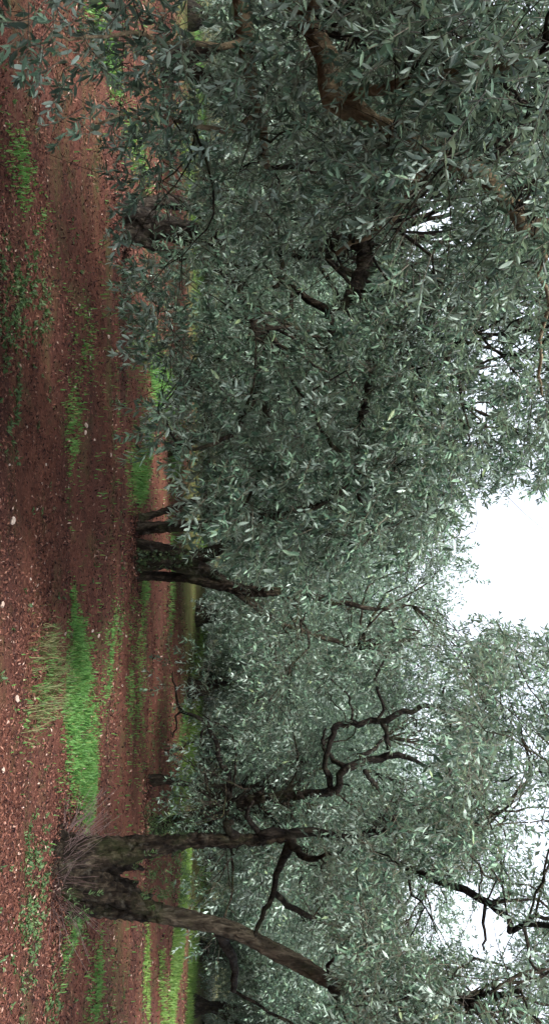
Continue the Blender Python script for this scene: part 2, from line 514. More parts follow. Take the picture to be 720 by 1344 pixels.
def build_crown(tree, base, pos, dirs, lod, seed, scale=1.0, pick=0, mat=None, stem=True, stem_r=.0022, name='crown', picked_region=None):
    g = np.random.default_rng(seed)
    LV, LF, tpl = TPL[lod]
    nv = len(tpl)
    R = orient(dirs, g)
    s = scale * g.uniform(.8, 1.2, len(pos))
    var = g.integers(0, nv, len(pos))
    Rw, Tw, Sw, stp = [], [], [], []
    for v in range(nv):
        ix = np.where(var == v)[0]
        if not len(ix): continue
        Rs, Ts, Ss, sp = tpl[v]
        Rw.append(np.einsum('kij,ljm->klim', R[ix], Rs).reshape(-1, 3, 3))
        Tw.append((np.einsum('kij,lj->kli', R[ix], Ts) * s[ix][:, None, None] + pos[ix][:, None, :]).reshape(-1, 3))
        Sw.append((s[ix][:, None] * Ss[None, :]).ravel())
        stp.append(np.einsum('kij,lj->kli', R[ix], sp) * s[ix][:, None, None] + pos[ix][:, None, :])
    Rw = np.vstack(Rw); Tw = np.vstack(Tw); Sw = np.concatenate(Sw); stp = np.vstack(stp)
    keepm = np.ones(len(Tw), bool)
    chosen = np.array([], int)
    if pick:
        cen = Tw + Rw[:, :, 0] * Sw[:, None] * .5
        a, b_, d = proj(cen)
        vis = (a > 5) & (a < 715) & (b_ > 5) & (b_ < 1339) & (d > .3)
        # long to the eye: projected length
        e1 = proj(Tw); e2 = proj(Tw + Rw[:, :, 0] * Sw[:, None])
        ln = np.hypot(e1[0] - e2[0], e1[1] - e2[1]); ln[~vis] = 0
        if picked_region is not None:
            ln[~picked_region(a, b_)] = 0
        chosen = np.argsort(-ln)[:pick]
        keepm[chosen] = False
    Rk, Tk, Sk = Rw[keepm], Tw[keepm], Sw[keepm]
    Vv = np.einsum('kij,lj->kli', Rk, LV) * Sk[:, None, None] + Tk[:, None, :] - base
    Ff = LF[None] + (np.arange(len(Tk)) * len(LV))[:, None, None]
    me = mesh_np(name, Vv.reshape(-1, 3), Ff.reshape(-1, 3), 3)
    crown = mkobj(name, me, mat or M_LEAF, tree)
    crown['kind'] = 'stuff'
    for q in chosen:
        lo = bpy.data.objects.new('leaf', LEAF_MESH[0])
        C.objects.link(lo); lo.parent = crown
        mt = Matrix.Identity(4)
        for a in range(3):
            for b_ in range(3):
                mt[a][b_] = Rw[q][a, b_] * Sw[q]
            mt[a][3] = Tw[q][a] - base[a]
        lo.matrix_basis = mt
    if stem:
        V, F = stems_mesh(stp - base, stem_r, stem_r * .5)
        return crown, (V, F)
    return crown, None

def soft_noise(a, b, s=1.0):
    return (np.sin(a * .071 * s + 1.3 * np.sin(b * .053 * s)) + np.sin(b * .083 * s + 1.1 * np.sin(a * .047 * s + 2)) + np.sin((a + b) * .039 * s + .7)) / 3

# where the sky shows through the crowns (photo pixels)
GAPS = [(594, 1204, 60, 50, 1), (642, 1238, 42, 30, 1), (571, 290, 34, 36, 1), (640, 470, 26, 34, .75), (695, 455, 26, 22, .7), (632, 545, 22, 30, .8),
        (690, 985, 16, 46, .75), (480, 790, 22, 32, .55), (690, 5, 30, 20, .7), (610, 820, 26, 20, .95), (690, 290, 24, 14, .6), (560, 90, 24, 20, .5),
        (705, 1100, 40, 50, .8), (700, 900, 30, 40, .6), (660, 1300, 26, 30, .5), (520, 1290, 20, 30, .4), (705, 1210, 18, 22, .6), (640, 610, 16, 20, .7)]
SKY_U = [600, 632, 648, 668, 700, 720, 750, 785, 808, 826, 850, 880]
SKY_X = [900, 730, 622, 600, 588, 612, 624, 604, 596, 640, 720, 900]
def sky_gap(a, b, g):
    rej = np.zeros(len(a))
    for gx_, gy_, rx, ry, pr in GAPS:
        q = ((a - gx_) / rx) ** 2 + ((b - gy_) / ry) ** 2
        rej = np.maximum(rej, np.clip(1.6 - q * .9, 0, 1) * pr)
    lim = np.interp(b, SKY_U, SKY_X, left=900, right=900) + 14 * soft_noise(a, b, 2.2)
    rej = np.maximum(rej, (a > lim).astype(float))
    return g.random(len(a)) > rej

def window(a, b, d, g):
    """air kept free in front of the crooked branches"""
    w_ = (((a - 492) / 100) ** 2 + ((b - 968) / 82) ** 2 < 1) & (d < 12.2)
    rej = np.where(w_, .95, 0)
    # limbs, trunks and gaps that stand free of leaves: centre, half sizes, nearer than
    for ca, cb, ra, rb, dm, pr in ((470, 350, 48, 62, 6.5, .93), (500, 315, 24, 30, 6.5, .93), (432, 408, 34, 26, 6.1, .8), (428, 100, 30, 34, 3.35, .85), (455, 145, 40, 30, 3.35, .8), (665, 268, 44, 34, 3.4, .85),
                                   (325, 50, 26, 34, 3.6, .75), (222, 296, 46, 34, 10.5, .88), (222, 268, 40, 12, 10.5, .8), (240, 235, 22, 26, 20, .75), (410, 1278, 46, 44, 6.9, .95), (325, 772, 62, 18, 11.6, .85)):
        q = ((a - ca) / ra) ** 2 + ((b - cb) / rb) ** 2
        rej = np.where((q < 1) & (d < dm), np.maximum(rej, pr), rej)
    return g.random(len(a)) > rej

def band(us, lo, hi=None):
    def f(a, b):
        ok = a > np.interp(b, us, lo) + 16 * soft_noise(a, b, 1.6)
        if hi is not None:
            ok &= a < np.interp(b, us, hi) + 18 * soft_noise(b, a, 1.4)
        return ok
    return f

def sample_crown(g, centre, radii, nclump, clump_r, per, zmin, shell=.55, extra=(), ex=2.0):
    """clump centres in an ellipsoid + sprig positions/directions round every clump"""
    cs, rs = [], []
    c = np.array(centre); r = np.array(radii)
    while len(cs) < nclump:
        v = g.normal(0, 1, 3); v /= np.linalg.norm(v)
        p = c + v * r * (shell + (1 - shell) * g.random() ** .6)
        if p[2] < zmin: continue
        cs.append(p); rs.append(g.uniform(.7, 1.3) * clump_r)
    for p, rr in extra:
        cs.append(np.asarray(p)); rs.append(rr)
    cs = np.array(cs); rs = np.array(rs)
    cnt = np.maximum(4, (per * (rs / clump_r) ** ex)).astype(int)
    idx = np.repeat(np.arange(len(cs)), cnt)
    v = g.normal(0, 1, (len(idx), 3)); v /= np.linalg.norm(v, axis=1, keepdims=True)
    rad = rs[idx] * (.25 + .75 * g.random(len(idx)) ** .7)
    pos = cs[idx] + v * rad[:, None] * np.array([1, 1, .85])
    out = (cs[idx] - c) / np.linalg.norm(r)
    dirs = v * .9 + out * .9 + g.normal(0, .45, v.shape) + np.array([0, 0, -.30])
    return cs, rs, pos, dirs, idx

def branches_to(g, nodes, node_r, clumps, base, sides=5):
    """curved branch from the nearest limb node to each clump"""
    parts = []
    nodes = np.array(nodes)
    wa, wb, wd = proj(np.array(clumps) + base * 0)
    free = (((wa - 492) / 105) ** 2 + ((wb - 968) / 90) ** 2 < 1) & (wd < 12.4) | (((wa - 475) / 50) ** 2 + ((wb - 345) / 60) ** 2 < 1) & (wd < 6.5)
    free |= (wd > 0) & (wa > np.interp(wb, SKY_U, SKY_X, left=2000, right=2000) - 15)
    for gx_, gy_, rx, ry, pr in GAPS[:5]:
        free |= (wd > 0) & (((wa - gx_) / rx) ** 2 + ((wb - gy_) / ry) ** 2 < 1.2)
    for c in (clumps if not np.any(base) else np.array(clumps)[~free]):
        d = np.linalg.norm(nodes - c, axis=1) + np.where(nodes[:, 2] > c[2] + .3, .6, 0)
        j = int(np.argmin(d))
        a = nodes[j]; L = np.linalg.norm(c - a)
        if L < .15: continue
        m1 = a * .65 + c * .35 + g.normal(0, .10, 3) * L + np.array([0, 0, .14 * L])
        m2 = a * .3 + c * .7 + g.normal(0, .09, 3) * L + np.array([0, 0, .10 * L])
        e = c + (c - m2) * .25
        r0 = min(node_r[j] * .6, .006 + .009 * L)
        p, r = smooth_path([a, m1, m2, c, e], [r0, r0 * .75, r0 * .5, r0 * .35, r0 * .15], .12)
        p[1:-1] += g.normal(0, .012, p[1:-1].shape)
        parts.append(tube(p - base, r, sides + (sides % 2)))
        for q in range(3):
            f = c + g.normal(0, .28, 3)
            p, r = smooth_path([m2, (m2 + f) / 2 + g.normal(0, .06, 3), f], [r0 * .35, r0 * .25, r0 * .08], .12)
            parts.append(tube(p - base, r, 4))
    return parts

def empty(name, loc):
    e = bpy.data.objects.new(name, None); C.objects.link(e)
    e.location = loc; e.empty_display_size = .3
    return e

def trunk_obj(tree, base, tubes, mat, voxel=.022, disp=.05, name='trunk', tscale=.25):
    V, F = merge([(v - base, f) for v, f in tubes])
    me = mesh_np(name, V, F, 4)
    o = mkobj(name, me, mat, tree, smooth=True)
    rm = o.modifiers.new('remesh', 'REMESH'); rm.mode = 'VOXEL'; rm.voxel_size = voxel; rm.use_smooth_shade = True
    tx = bpy.data.textures.new('gnarl', 'CLOUDS'); tx.noise_scale = tscale; tx.noise_depth = 3
    dm = o.modifiers.new('gnarl', 'DISPLACE'); dm.texture = tx; dm.strength = disp; dm.texture_coords = 'LOCAL'; dm.mid_level = .5
    return o

def path_px(lst):
    """(ix, iy, depth, radius in photo px) -> points, radii in metres"""
    return np.array([P(a, b, d) for a, b, d, r in lst]), np.array([r * d / FPX for a, b, d, r in lst])

def limb_tube(lst, step=.06, sides=10, lump=.10, seed=0, flute=0, px=True):
    p, r = path_px(lst) if px else (np.array([q[:3] for q in lst]), np.array([q[3] for q in lst]))
    p, r = smooth_path(p, r, step)
    return tube(p, r, sides, lump, seed, flute), p, r

def limb_objs(tree, base, lists, mat, name='limb', jitter=.012, sides=8):
    nodes, rads = [], []
    for q, lst in enumerate(lists):
        p, r = path_px(lst)
        p, r = smooth_path(p, r, .09)
        g = np.random.default_rng(q + 50)
        jj = g.normal(0, jitter, p.shape); jj[0] = 0; p = p + jj
        V, F = tube(p - base, r, sides, .08, q)
        mkobj(name, mesh_np(name, V, F, 4), mat, tree, smooth=True)
        nodes += list(p); rads += list(r)
    return nodes, rads

def finish_tree(tree, base, nodes, rads, clumps, stems, g, mat=M_BARK):
    if len(clumps):
        parts = branches_to(g, nodes, rads, clumps, base)
        if parts:
            V, F = merge(parts)
            o = mkobj('branches', mesh_np('branches', V, F, 4), mat, tree, smooth=True); o['kind'] = 'stuff'
    if stems:
        V, F = merge(stems)
        o = mkobj('twigs', mesh_np('twigs', V, F, 4), M_TWIG, tree); o['kind'] = 'stuff'

def thin(pos, dirs, idx, m):
    return pos[m], dirs[m], idx[m]

def near_cam(pos, rmin):
    return np.linalg.norm(pos - CAM, axis=1) > rmin

exec_trees = []
# ================================================================ tree R: forked old olive, near right
def tree_forked():
    g = np.random.default_rng(11)
    base = G(84, 1150)
    tree = empty('olive_tree', base)
    tag(tree, 'old olive tree with thick forked trunk and twiggy shoots round its foot', 'tree', 'olive trees of the grove')
    D = base[1]
    tubes = []
    # twisted strands of old wood that run from the roots into the two limbs, a hollow left between them
    strands = [
        [(66, 1098, D - .05, 15), (86, 1108, D - .10, 15), (120, 1110, D - .08, 12), (160, 1108, D, 10), (210, 1106, D + .02, 8)],
        [(64, 1118, D - .28, 16), (90, 1124, D - .22, 17), (125, 1128, D - .14, 13), (165, 1122, D - .08, 10), (205, 1116, D - .03, 8)],
        [(62, 1140, D - .32, 16), (84, 1142, D - .26, 16), (108, 1146, D - .18, 13), (130, 1150, D - .10, 9), (146, 1156, D - .04, 5)],
        [(66, 1166, D - .28, 15), (90, 1162, D - .22, 16), (120, 1166, D - .15, 13), (155, 1176, D - .10, 12), (190, 1188, D - .06, 9), (215, 1200, D - .03, 7)],
        [(76, 1190, D - .05, 14), (98, 1184, D - .03, 16), (130, 1188, D, 14), (165, 1194, D + .02, 12), (200, 1200, D + .02, 9)],
        [(80, 1150, D + .28, 20), (110, 1150, D + .26, 18), (140, 1152, D + .24, 13), (156, 1156, D + .22, 7)],
        [(58, 1082, D - .2, 6), (70, 1094, D - .15, 10), (92, 1106, D - .12, 10), (125, 1112, D - .1, 7)],
        [(70, 1214, D - .05, 6), (82, 1202, D - .05, 11), (104, 1192, D - .02, 11), (140, 1190, D, 7)],
        [(54, 1128, D - .5, 6), (68, 1130, D - .36, 11), (96, 1136, D - .22, 9), (130, 1138, D - .1, 5)],
    ]
    core = [
        [(112, 1166, D + .06, 11), (145, 1170, D + .04, 12), (172, 1175, D + .02, 10), (188, 1180, D, 7), (199, 1176, D + .03, 3)],
        [(112, 1140, D + .10, 11), (145, 1138, D + .12, 9), (172, 1137, D + .14, 6), (190, 1141, D + .15, 2.5)],
        [(108, 1154, D + .12, 12), (140, 1157, D + .14, 10), (168, 1160, D + .16, 6), (182, 1158, D + .16, 2.5)],
    ]
    trunk_obj(tree, base, [limb_tube(st_, .03, 12, .3, 40 + q, 4)[0] for q, st_ in enumerate(core)], M_BARKD, .013, .06, name='rotten_core', tscale=.06)
    for q, st_ in enumerate(strands):
        tubes.append(limb_tube(st_, .04, 12, .2, 20 + q, 3)[0])
    t1, p1, r1 = limb_tube([(76, 1118, D + .05, 20), (110, 1116, D + .02, 17), (150, 1114, D, 15), (200, 1111, D, 11.5), (250, 1104, D + .1, 8.5), (300, 1103, D + .15, 7.5), (345, 1100, D + .2, 7), (375, 1098, D + .2, 6.5)], .06, 14, .12, 5, 4)
    t2, p2, r2 = limb_tube([(80, 1175, D + .12, 18), (120, 1180, D + .1, 16), (160, 1186, D + .05, 15), (200, 1196, D, 12), (222, 1201, D - .03, 9)], .06, 14, .10, 6, 4)
    t2b, p2, r2 = limb_tube([(185, 1191, D + .02, 10), (205, 1197, D, 11), (240, 1206, D - .05, 10.5), (290, 1216, D - .1, 10), (340, 1238, D - .15, 10), (390, 1264, D - .2, 9.5), (440, 1292, D - .3, 8.5), (490, 1310, D - .4, 8)], .04, 14, .10, 6, 4)
    tubes += [t1, t2]
    trunk_obj(tree, base, [t2b], M_BARKT, .014, .03, name='limb', tscale=.08)
    for a, (ix, iy, dd) in enumerate([(66, 1095, -.25), (62, 1118, -.45), (60, 1150, -.5), (66, 1190, -.3), (84, 1205, .2), (92, 1088, .2)]):
        p0 = P(100, 1145, D); p2_ = G(ix, iy); p2_[1] = base[1] + dd; p2_[2] = hz(p2_[0], p2_[1]) - .05
        p, r = smooth_path([p0, (p0 + p2_) / 2 + np.array([0, 0, -.03]), p2_], [.15, .12, .05], .05)
        tubes.append(tube(p, r, 10, .1, a))
    trunk_obj(tree, base, tubes, M_BARK, .013, .07, tscale=.07)
    lists = [
        [(340, 1100, D + .18, 9), (375, 1096, D + .2, 7.5), (388, 1112, D + .1, 6), (395, 1122, D, 5), (415, 1128, D - .2, 4)],
        [(382, 1104, D + .15, 7), (372, 1130, D + .1, 5), (362, 1150, D, 4), (360, 1172, D, 4), (346, 1196, D - .1, 3.5), (337, 1216, D - .1, 2.5), (336, 1236, D - .2, 2)],
        [(360, 1172, D, 4), (378, 1188, D + .1, 4), (400, 1198, D + .2, 3.5), (420, 1212, D + .3, 2.5)],
        [(375, 1097, D + .2, 7), (410, 1090, D + .3, 6), (460, 1100, D + .3, 5), (520, 1090, D + .1, 4), (590, 1100, D - .3, 3)],
        [(285, 1218, D - .1, 8), (300, 1246, D + .1, 7), (306, 1268, D + .3, 5), (308, 1300, D + .5, 4)],
        [(430, 1286, D - .3, 6), (438, 1300, D - .3, 5), (444, 1316, D - .5, 4), (440, 1336, D - .7, 3)],
        [(436, 1252, D - .5, 2), (432, 1268, D - .4, 2.5), (436, 1290, D - .35, 3), (446, 1306, D - .35, 3)],
        [(306, 1078, D + .1, 4), (296, 1080, D + .1, 5), (306, 1094, D + .15, 6), (312, 1100, D + .15, 7)],
        [(332, 1052, D, 2), (324, 1070, D + .1, 3), (338, 1092, D + .2, 4)],
        # high limb against the bright gap
        [(500, 1130, D, 3.7), (545, 1140, D - .4, 4.3), (578, 1158, D - .7, 5.0), (610, 1170, D - .9, 5.0), (642, 1186, D - 1.1, 5.0), (662, 1206, D - 1.3, 4.3), (672, 1222, D - 1.4, 3.7)],
        [(672, 1222, D - 1.4, 3.7), (690, 1212, D - 1.5, 3.7), (720, 1214, D - 1.7, 3.7), (760, 1220, D - 2, 3.1)],
        [(690, 1212, D - 1.5, 3.1), (702, 1198, D - 1.5, 3.1), (730, 1202, D - 1.6, 2.5)],
        [(636, 1188, D - 1.1, 2.5), (634, 1210, D - 1.1, 2.2), (636, 1230, D - 1.2, 1.9), (628, 1246, D - 1.2, 1.2)],
        [(686, 1216, D - 1.5, 2.5), (690, 1240, D - 1.5, 2.2), (694, 1260, D - 1.6, 1.9), (710, 1280, D - 1.7, 1.6)],
        [(470, 1302, D - .3, 5.0), (540, 1300, D - .6, 4.3), (600, 1310, D - 1, 3.7), (680, 1300, D - 1.6, 3.1)],
    ]
    nodes, rads = limb_objs(tree, base, lists, M_BARKD)
    nodes += list(p1[8:]) + list(p2[8:]); rads += list(r1[8:]) + list(r2[8:])
    extra = []
    for a_ in range(430, 800, 55):
        for b_ in range(840, 1420, 60):
            a2 = a_ + g.uniform(-25, 25); b2 = b_ + g.uniform(-28, 28)
            if a2 < np.interp(b2, [840, 1000, 1060, 1100], [660, 600, 560, 420]): continue
            extra.append((P(a2, b2, g.uniform(5.4, 7.4)), g.uniform(.28, .45)))
    cs, rs, pos, dirs, idx = sample_crown(g, (base[0] - .1, base[1] - .9, 3.9), (3.3, 3.0, 2.1), 90, .52, 95, 1.9, .55, extra, 1.3)
    a, b, d = proj(pos)
    inframe = (d > .4)
    kb = band([700, 840, 900, 1000, 1040, 1080, 1150, 1250, 1300, 1344, 1700], [700, 640, 600, 580, 570, 415, 430, 450, 460, 440, 330])
    m_ = kb(a, b) | (d < .4)
    m_ &= sky_gap(a, b, g)
    m_ &= near_cam(pos, 4.2) & window(a, b, d, g)
    m_ &= ~((a > 560) & (d > 0) & (g.random(len(a)) < np.clip((a - 560) / 160, 0, 1) * .2))
    pos, dirs, idx = thin(pos, dirs, idx, m_)
    crown, st = build_crown(tree, base, pos, dirs, 3, 12, .9, pick=260)
    used = np.unique(idx)
    finish_tree(tree, base, nodes, rads, cs[used], [st], g)
    # twiggy shoots round the foot
    k_ = 150
    az = np.where(g.random(k_) < .7, g.normal(3.9, .7, k_), g.uniform(0, 6.28, k_)); rr = g.uniform(.3, .8, k_)
    rr = np.where((np.abs(az - 3.9) < 1.5), rr, rr * .75)
    p0 = base + np.stack([np.cos(az) * rr * .55, np.sin(az) * rr * .55, np.zeros(k_)], 1)
    p0[:, 2] = hz(p0[:, 0], p0[:, 1]) - .01
    ln = g.uniform(.25, .65, k_)
    dr = np.stack([np.cos(az) * .75, np.sin(az) * .75, g.uniform(.35, 1.3, k_)], 1) + g.normal(0, .25, (k_, 3))
    dr[:, 2] = np.abs(dr[:, 2]); dr /= np.linalg.norm(dr, axis=1, keepdims=True)
    pm = p0 + dr * ln[:, None] * .5 + g.normal(0, .02, p0.shape)
    p3 = p0 + dr * ln[:, None] + np.array([0, 0, -.04]) * ln[:, None] + g.normal(0, .04, p0.shape)
    V, F = stems_mesh(np.stack([p0, pm, p3], 1) - base, .004, .0015)
    k2 = N('shoot bark'); b_ = k2.n('ShaderNodeBsdfPrincipled', Roughness=.6); b_.inputs['Base Color'].default_value = (.10, .065, .062, 1)
    o_ = k2.n('ShaderNodeOutputMaterial'); k2.l(b_.outputs[0], o_.inputs[0])
    o = mkobj('basal_shoots', mesh_np('basal_shoots', V, F, 4), k2.m, tree); o['kind'] = 'stuff'
    # a few leafy suckers in the fork and at the foot
    spots = np.array([P(195, 1150, D), P(215, 1165, D + .1), P(225, 1140, D + .2), P(200, 1172, D + .15), P(240, 1150, D + .3), P(215, 1120, D + .3), P(102, 1172, D - .35), P(96, 1190, D - .2), P(235, 1170, D + .3)])
    idx = g.integers(0, len(spots), 90)
    pos = spots[idx] + g.normal(0, .10, (90, 3))
    build_crown(tree, base, pos, g.normal(0, .6, (90, 3)) + np.array([0, 0, .6]), 1, 13, .6, mat=M_WEED, stem=False, name='suckers')

# ================================================================ tree M: clustered stems with an ivy stump, middle
def tree_middle():
    g = np.random.default_rng(21)
    base = G(176, 722)
    tree = empty('olive_tree', base)
    tag(tree, 'olive tree with three slim stems round a dark ivy-clad stump', 'tree', 'olive trees of the grove')
    D = base[1]
    tubes = []
    t1, p1, r1 = limb_tube([(166, 694, D, 13), (178, 694, D, 9), (200, 692, D, 7.5), (235, 691, D, 7), (270, 689, D, 6.5), (300, 684, D, 6), (350, 676, D - .3, 6)], .06, 12, .1, 1, 4)
    t2, p2, r2 = limb_tube([(172, 756, D + .1, 9), (190, 755, D + .1, 6.5), (220, 757, D + .1, 6), (250, 760, D, 6), (275, 766, D, 6.5), (300, 770, D, 7), (340, 776, D - .1, 7), (385, 776, D - .2, 5)], .06, 12, .1, 2, 4)
    t3, p3, r3 = limb_tube([(170, 730, D - .1, 17), (190, 731, D - .1, 14), (215, 732, D - .1, 12.5), (240, 733, D - .1, 10.5), (250, 734, D - .1, 7)], .05, 16, .22, 3, 5)
    t4, p4, r4 = limb_tube([(236, 738, D, 7), (258, 741, D, 6.5), (275, 750, D, 6.5), (295, 764, D, 6.5), (310, 775, D + .2, 6), (330, 792, D + .4, 5), (345, 806, D + .6, 4)], .06, 12, .12, 4, 3)
    t5 = limb_tube([(168, 712, D - .2, 8), (195, 716, D - .2, 6), (225, 722, D - .15, 6), (246, 728, D - .1, 5), (254, 722, D - .1, 2.5)], .04, 10, .2, 7, 3)[0]
    t6 = limb_tube([(168, 745, D - .15, 8), (195, 742, D - .15, 6), (228, 744, D - .1, 5), (262, 756, D, 4.5)], .04, 10, .2, 8, 3)[0]
    t7 = limb_tube([(170, 684, D + .1, 7), (200, 676, D + .3, 5), (235, 664, D + .5, 4.5), (275, 652, D + .7, 4)], .04, 10, .15, 9, 3)[0]
    tubes += [t1, t2, t3, t4, t5, t6, t7]
    trunk_obj(tree, base, tubes, M_BARK, .016, .04, tscale=.08)
    lists = [
        [(345, 676, D - .3, 6), (400, 668, D - .7, 5), (430, 655, D - 1, 4), (470, 640, D - 1.3, 3)],
        [(380, 776, D - .2, 5), (440, 790, D - .3, 4), (500, 800, D - .5, 2.5), (540, 794, D - .6, 1.5)],
        [(345, 806, D + .6, 4), (400, 830, D + .8, 3.5), (470, 850, D + 1, 3)],
        [(350, 676, D - .3, 5), (420, 700, D - .2, 4.5), (500, 712, D - .4, 3), (520, 730, D - .6, 2)],
        [(500, 712, D - .4, 2.5), (530, 716, D - .5, 2), (552, 716, D - .6, 1.2)],
    ]
    nodes, rads = limb_objs(tree, base, lists, M_BARK)
    nodes += list(p1[8:]) + list(p2[8:]) + list(p4[4:]); rads += list(r1[8:]) + list(r2[8:]) + list(r4[4:])
    cs, rs, pos, dirs, idx = sample_crown(g, (base[0] + .5, base[1] - .2, 3.7), (3.1, 2.7, 2.5), 100, .62, 52, 1.3)
    a, b, d = proj(pos)
    kb = band([300, 600, 700, 760, 830, 900, 1000, 1344], [240, 262, 285, 292, 290, 285, 285, 300])
    m_ = kb(a, b) & sky_gap(a, b, g) & window(a, b, d, g)
    pos, dirs, idx = thin(pos, dirs, idx, m_)
    crown, st = build_crown(tree, base, pos, dirs, 3, 22, 1.15)
    finish_tree(tree, base, nodes, rads, cs[np.unique(idx)], [st], g)
    # ivy over the stump
    kk = 900
    zz = g.random(kk); az = g.uniform(0, 6.28, kk)
    cen = p3[(zz * (len(p3) - 1)).astype(int)]; rad = r3[(zz * (len(r3) - 1)).astype(int)] * g.uniform(1.0, 1.22, kk)
    pos = cen + np.stack([np.cos(az) * rad, np.sin(az) * rad, g.normal(0, .05, kk)], 1)
    LV = np.array([(0, 0, 0), (.3, .5, .1), (1, 0, -.15), (.3, -.5, .1)], float); LF = np.array([(0, 2, 1), (0, 3, 2)])
    nr = np.stack([np.cos(az), np.sin(az), g.normal(0.2, .3, kk)], 1)
    R = np.array([rot_from(np.array([0, 0, -1.0]) + g.normal(0, .5, 3), nn + g.normal(0, .3, 3)) for nn in nr])
    Vv = np.einsum('kij,lj->kli', R, LV) * g.uniform(.03, .06, kk)[:, None, None] + pos[:, None, :] - base
    Ff = LF[None] + (np.arange(kk) * 4)[:, None, None]
    o = mkobj('ivy', mesh_np('ivy', Vv.reshape(-1, 3), Ff.reshape(-1, 3), 3), M_IVY, tree); o['kind'] = 'stuff'

# ================================================================ tree L: left, crown hanging towards the camera
def tree_left():
    g = np.random.default_rng(31)
    base = G(158, 292)
    tree = empty('olive_tree', base)
    tag(tree, 'dark olive tree with thick leaning trunk under a drooping bushy crown', 'tree', 'olive trees of the grove')
    D = base[1]
    t1, p1, r1 = limb_tube([(150, 282, D, 26), (172, 288, D, 21), (205, 297, D, 18), (235, 304, D, 16), (262, 308, D - .1, 15), (300, 312, D - .3, 13), (360, 318, D - .7, 12), (420, 330, D - 1.3, 11)], .06, 14, .14, 1, 4)
    t2, p2, r2 = limb_tube([(160, 278, D + .1, 16), (185, 270, D + .2, 9), (215, 266, D + .3, 8.5), (260, 268, D + .4, 8), (320, 262, D + .3, 7), (380, 240, D, 6)], .06, 12, .1, 2, 3)
    t3, p3, r3 = limb_tube([(158, 302, D, 14), (185, 316, D - .1, 7), (215, 330, D - .2, 6.5), (245, 340, D - .3, 6), (300, 356, D - .6, 5)], .06, 10, .1, 3, 3)
    trunk_obj(tree, base, [t1, t2, t3], M_BARKD, .02, .06, tscale=.09)
    e = 6.6
    lists = [
        [(420, 330, D - 1.3, 11), (450, 322, 8.2, 10), (484, 294, 7.2, 9), (500, 302, e, 9), (508, 320, e, 9), (511, 334, e + .2, 8), (530, 352, e + .4, 7), (560, 372, e + .2, 6), (580, 396, e, 5)],
        [(360, 318, D - .7, 10), (400, 330, 8.5, 10), (440, 322, 7.4, 10), (470, 318, e, 10), (478, 342, e - .1, 10), (470, 364, e - .2, 10), (460, 384, e - .3, 9), (450, 402, e - .3, 6)],
        [(462, 384, e - .3, 7), (446, 404, e - .4, 6), (424, 404, e - .4, 5.5), (400, 394, e - .4, 5), (384, 380, e - .3, 4), (372, 372, e - .2, 3.5), (360, 366, e, 3)],
        [(430, 406, e - .4, 6), (432, 430, e - .4, 5.5), (434, 450, e - .5, 4), (430, 470, e - .6, 3)],
        [(360, 376, e - .2, 3.5), (374, 356, e, 4), (366, 340, e + .1, 2.5)],
        [(384, 380, e - .3, 3), (378, 410, e - .5, 2.5), (372, 424, e - .6, 2)],
        [(500, 460, 7.0, 5), (530, 470, 6.6, 5), (545, 490, 6.3, 4.5), (560, 500, 6, 4), (575, 520, 5.8, 3)],
        [(511, 334, e + .2, 6), (512, 400, e + .6, 6), (500, 450, 7.0, 5.5), (480, 520, 6.5, 5), (470, 580, 6, 4), (460, 630, 5.6, 3), (430, 655, 5.3, 2.5), (402, 674, 5.2, 1.5)],
        [(590, 400, 6, 5), (592, 440, 5.8, 4), (588, 470, 5.6, 3.5), (600, 490, 5.5, 3), (606, 530, 5.4, 2.5)],
        [(588, 468, 5.6, 3), (570, 490, 5.6, 3), (562, 508, 5.6, 2.5), (545, 520, 5.6, 2)],
        [(470, 580, 6, 3), (440, 590, 5.7, 3), (420, 560, 5.5, 2.5), (395, 520, 5.3, 2), (386, 500, 5.2, 2)],
        [(460, 630, 5.6, 3), (474, 660, 5.5, 3), (486, 690, 5.5, 2.5)],
        [(300, 356, D - .6, 5), (330, 420, 8, 5), (340, 500, 6.5, 4), (300, 570, 5.4, 3), (250, 590, 5, 2.5), (225, 565, 4.9, 1.5), (205, 540, 4.85, 1.2)],
        [(340, 500, 6.5, 4), (350, 560, 6, 3), (340, 620, 5.6, 2.5), (310, 680, 5.3, 2)],
    ]
    nodes, rads = limb_objs(tree, base, lists, M_BARK)
    nodes += list(p1[8:]) + list(p2[10:]); rads += list(r1[8:]) + list(r2[10:])
    extra = []
    for (a, b, d, r) in [(230, 420, 5.6, .42), (205, 390, 5.4, .25), (215, 440, 5.3, .25), (260, 380, 5.8, .45), (240, 560, 5.0, .30), (215, 555, 4.9, .18), (265, 600, 5.2, .35), (200, 540, 4.85, .12),
                         (290, 640, 5.3, .36), (300, 690, 5.4, .32), (330, 660, 5.4, .4), (280, 470, 5.8, .5), (300, 540, 5.6, .5), (360, 640, 5.4, .4), (395, 700, 5.6, .4), (190, 340, 5.2, .2), (185, 410, 5.5, .16), (205, 470, 5.4, .16),
                         (340, 600, 5.5, .5), (330, 450, 6, .5), (420, 640, 5.5, .45), (260, 320, 6.5, .4), (270, 250, 6.5, .4), (400, 560, 5.3, .5), (480, 620, 5.3, .5), (540, 600, 5.2, .5), (560, 660, 5.4, .4), (590, 590, 5.2, .4), (500, 680, 5.6, .45), (440, 720, 5.8, .4), (560, 540, 5.2, .45)]:
        extra.append((P(a, b, d), r))
    for a_ in range(500, 760, 50):
        for b_ in range(300, 640, 55):
            extra.append((P(a_ + g.uniform(-22, 22), b_ + g.uniform(-25, 25), g.uniform(5, 6.4)), g.uniform(.26, .4)))
    cs, rs, pos, dirs, idx = sample_crown(g, (-2.35, 7.7, 3.6), (2.75, 2.9, 3.0), 115, .52, 56, .9, .5, extra)
    a, b, d = proj(pos)
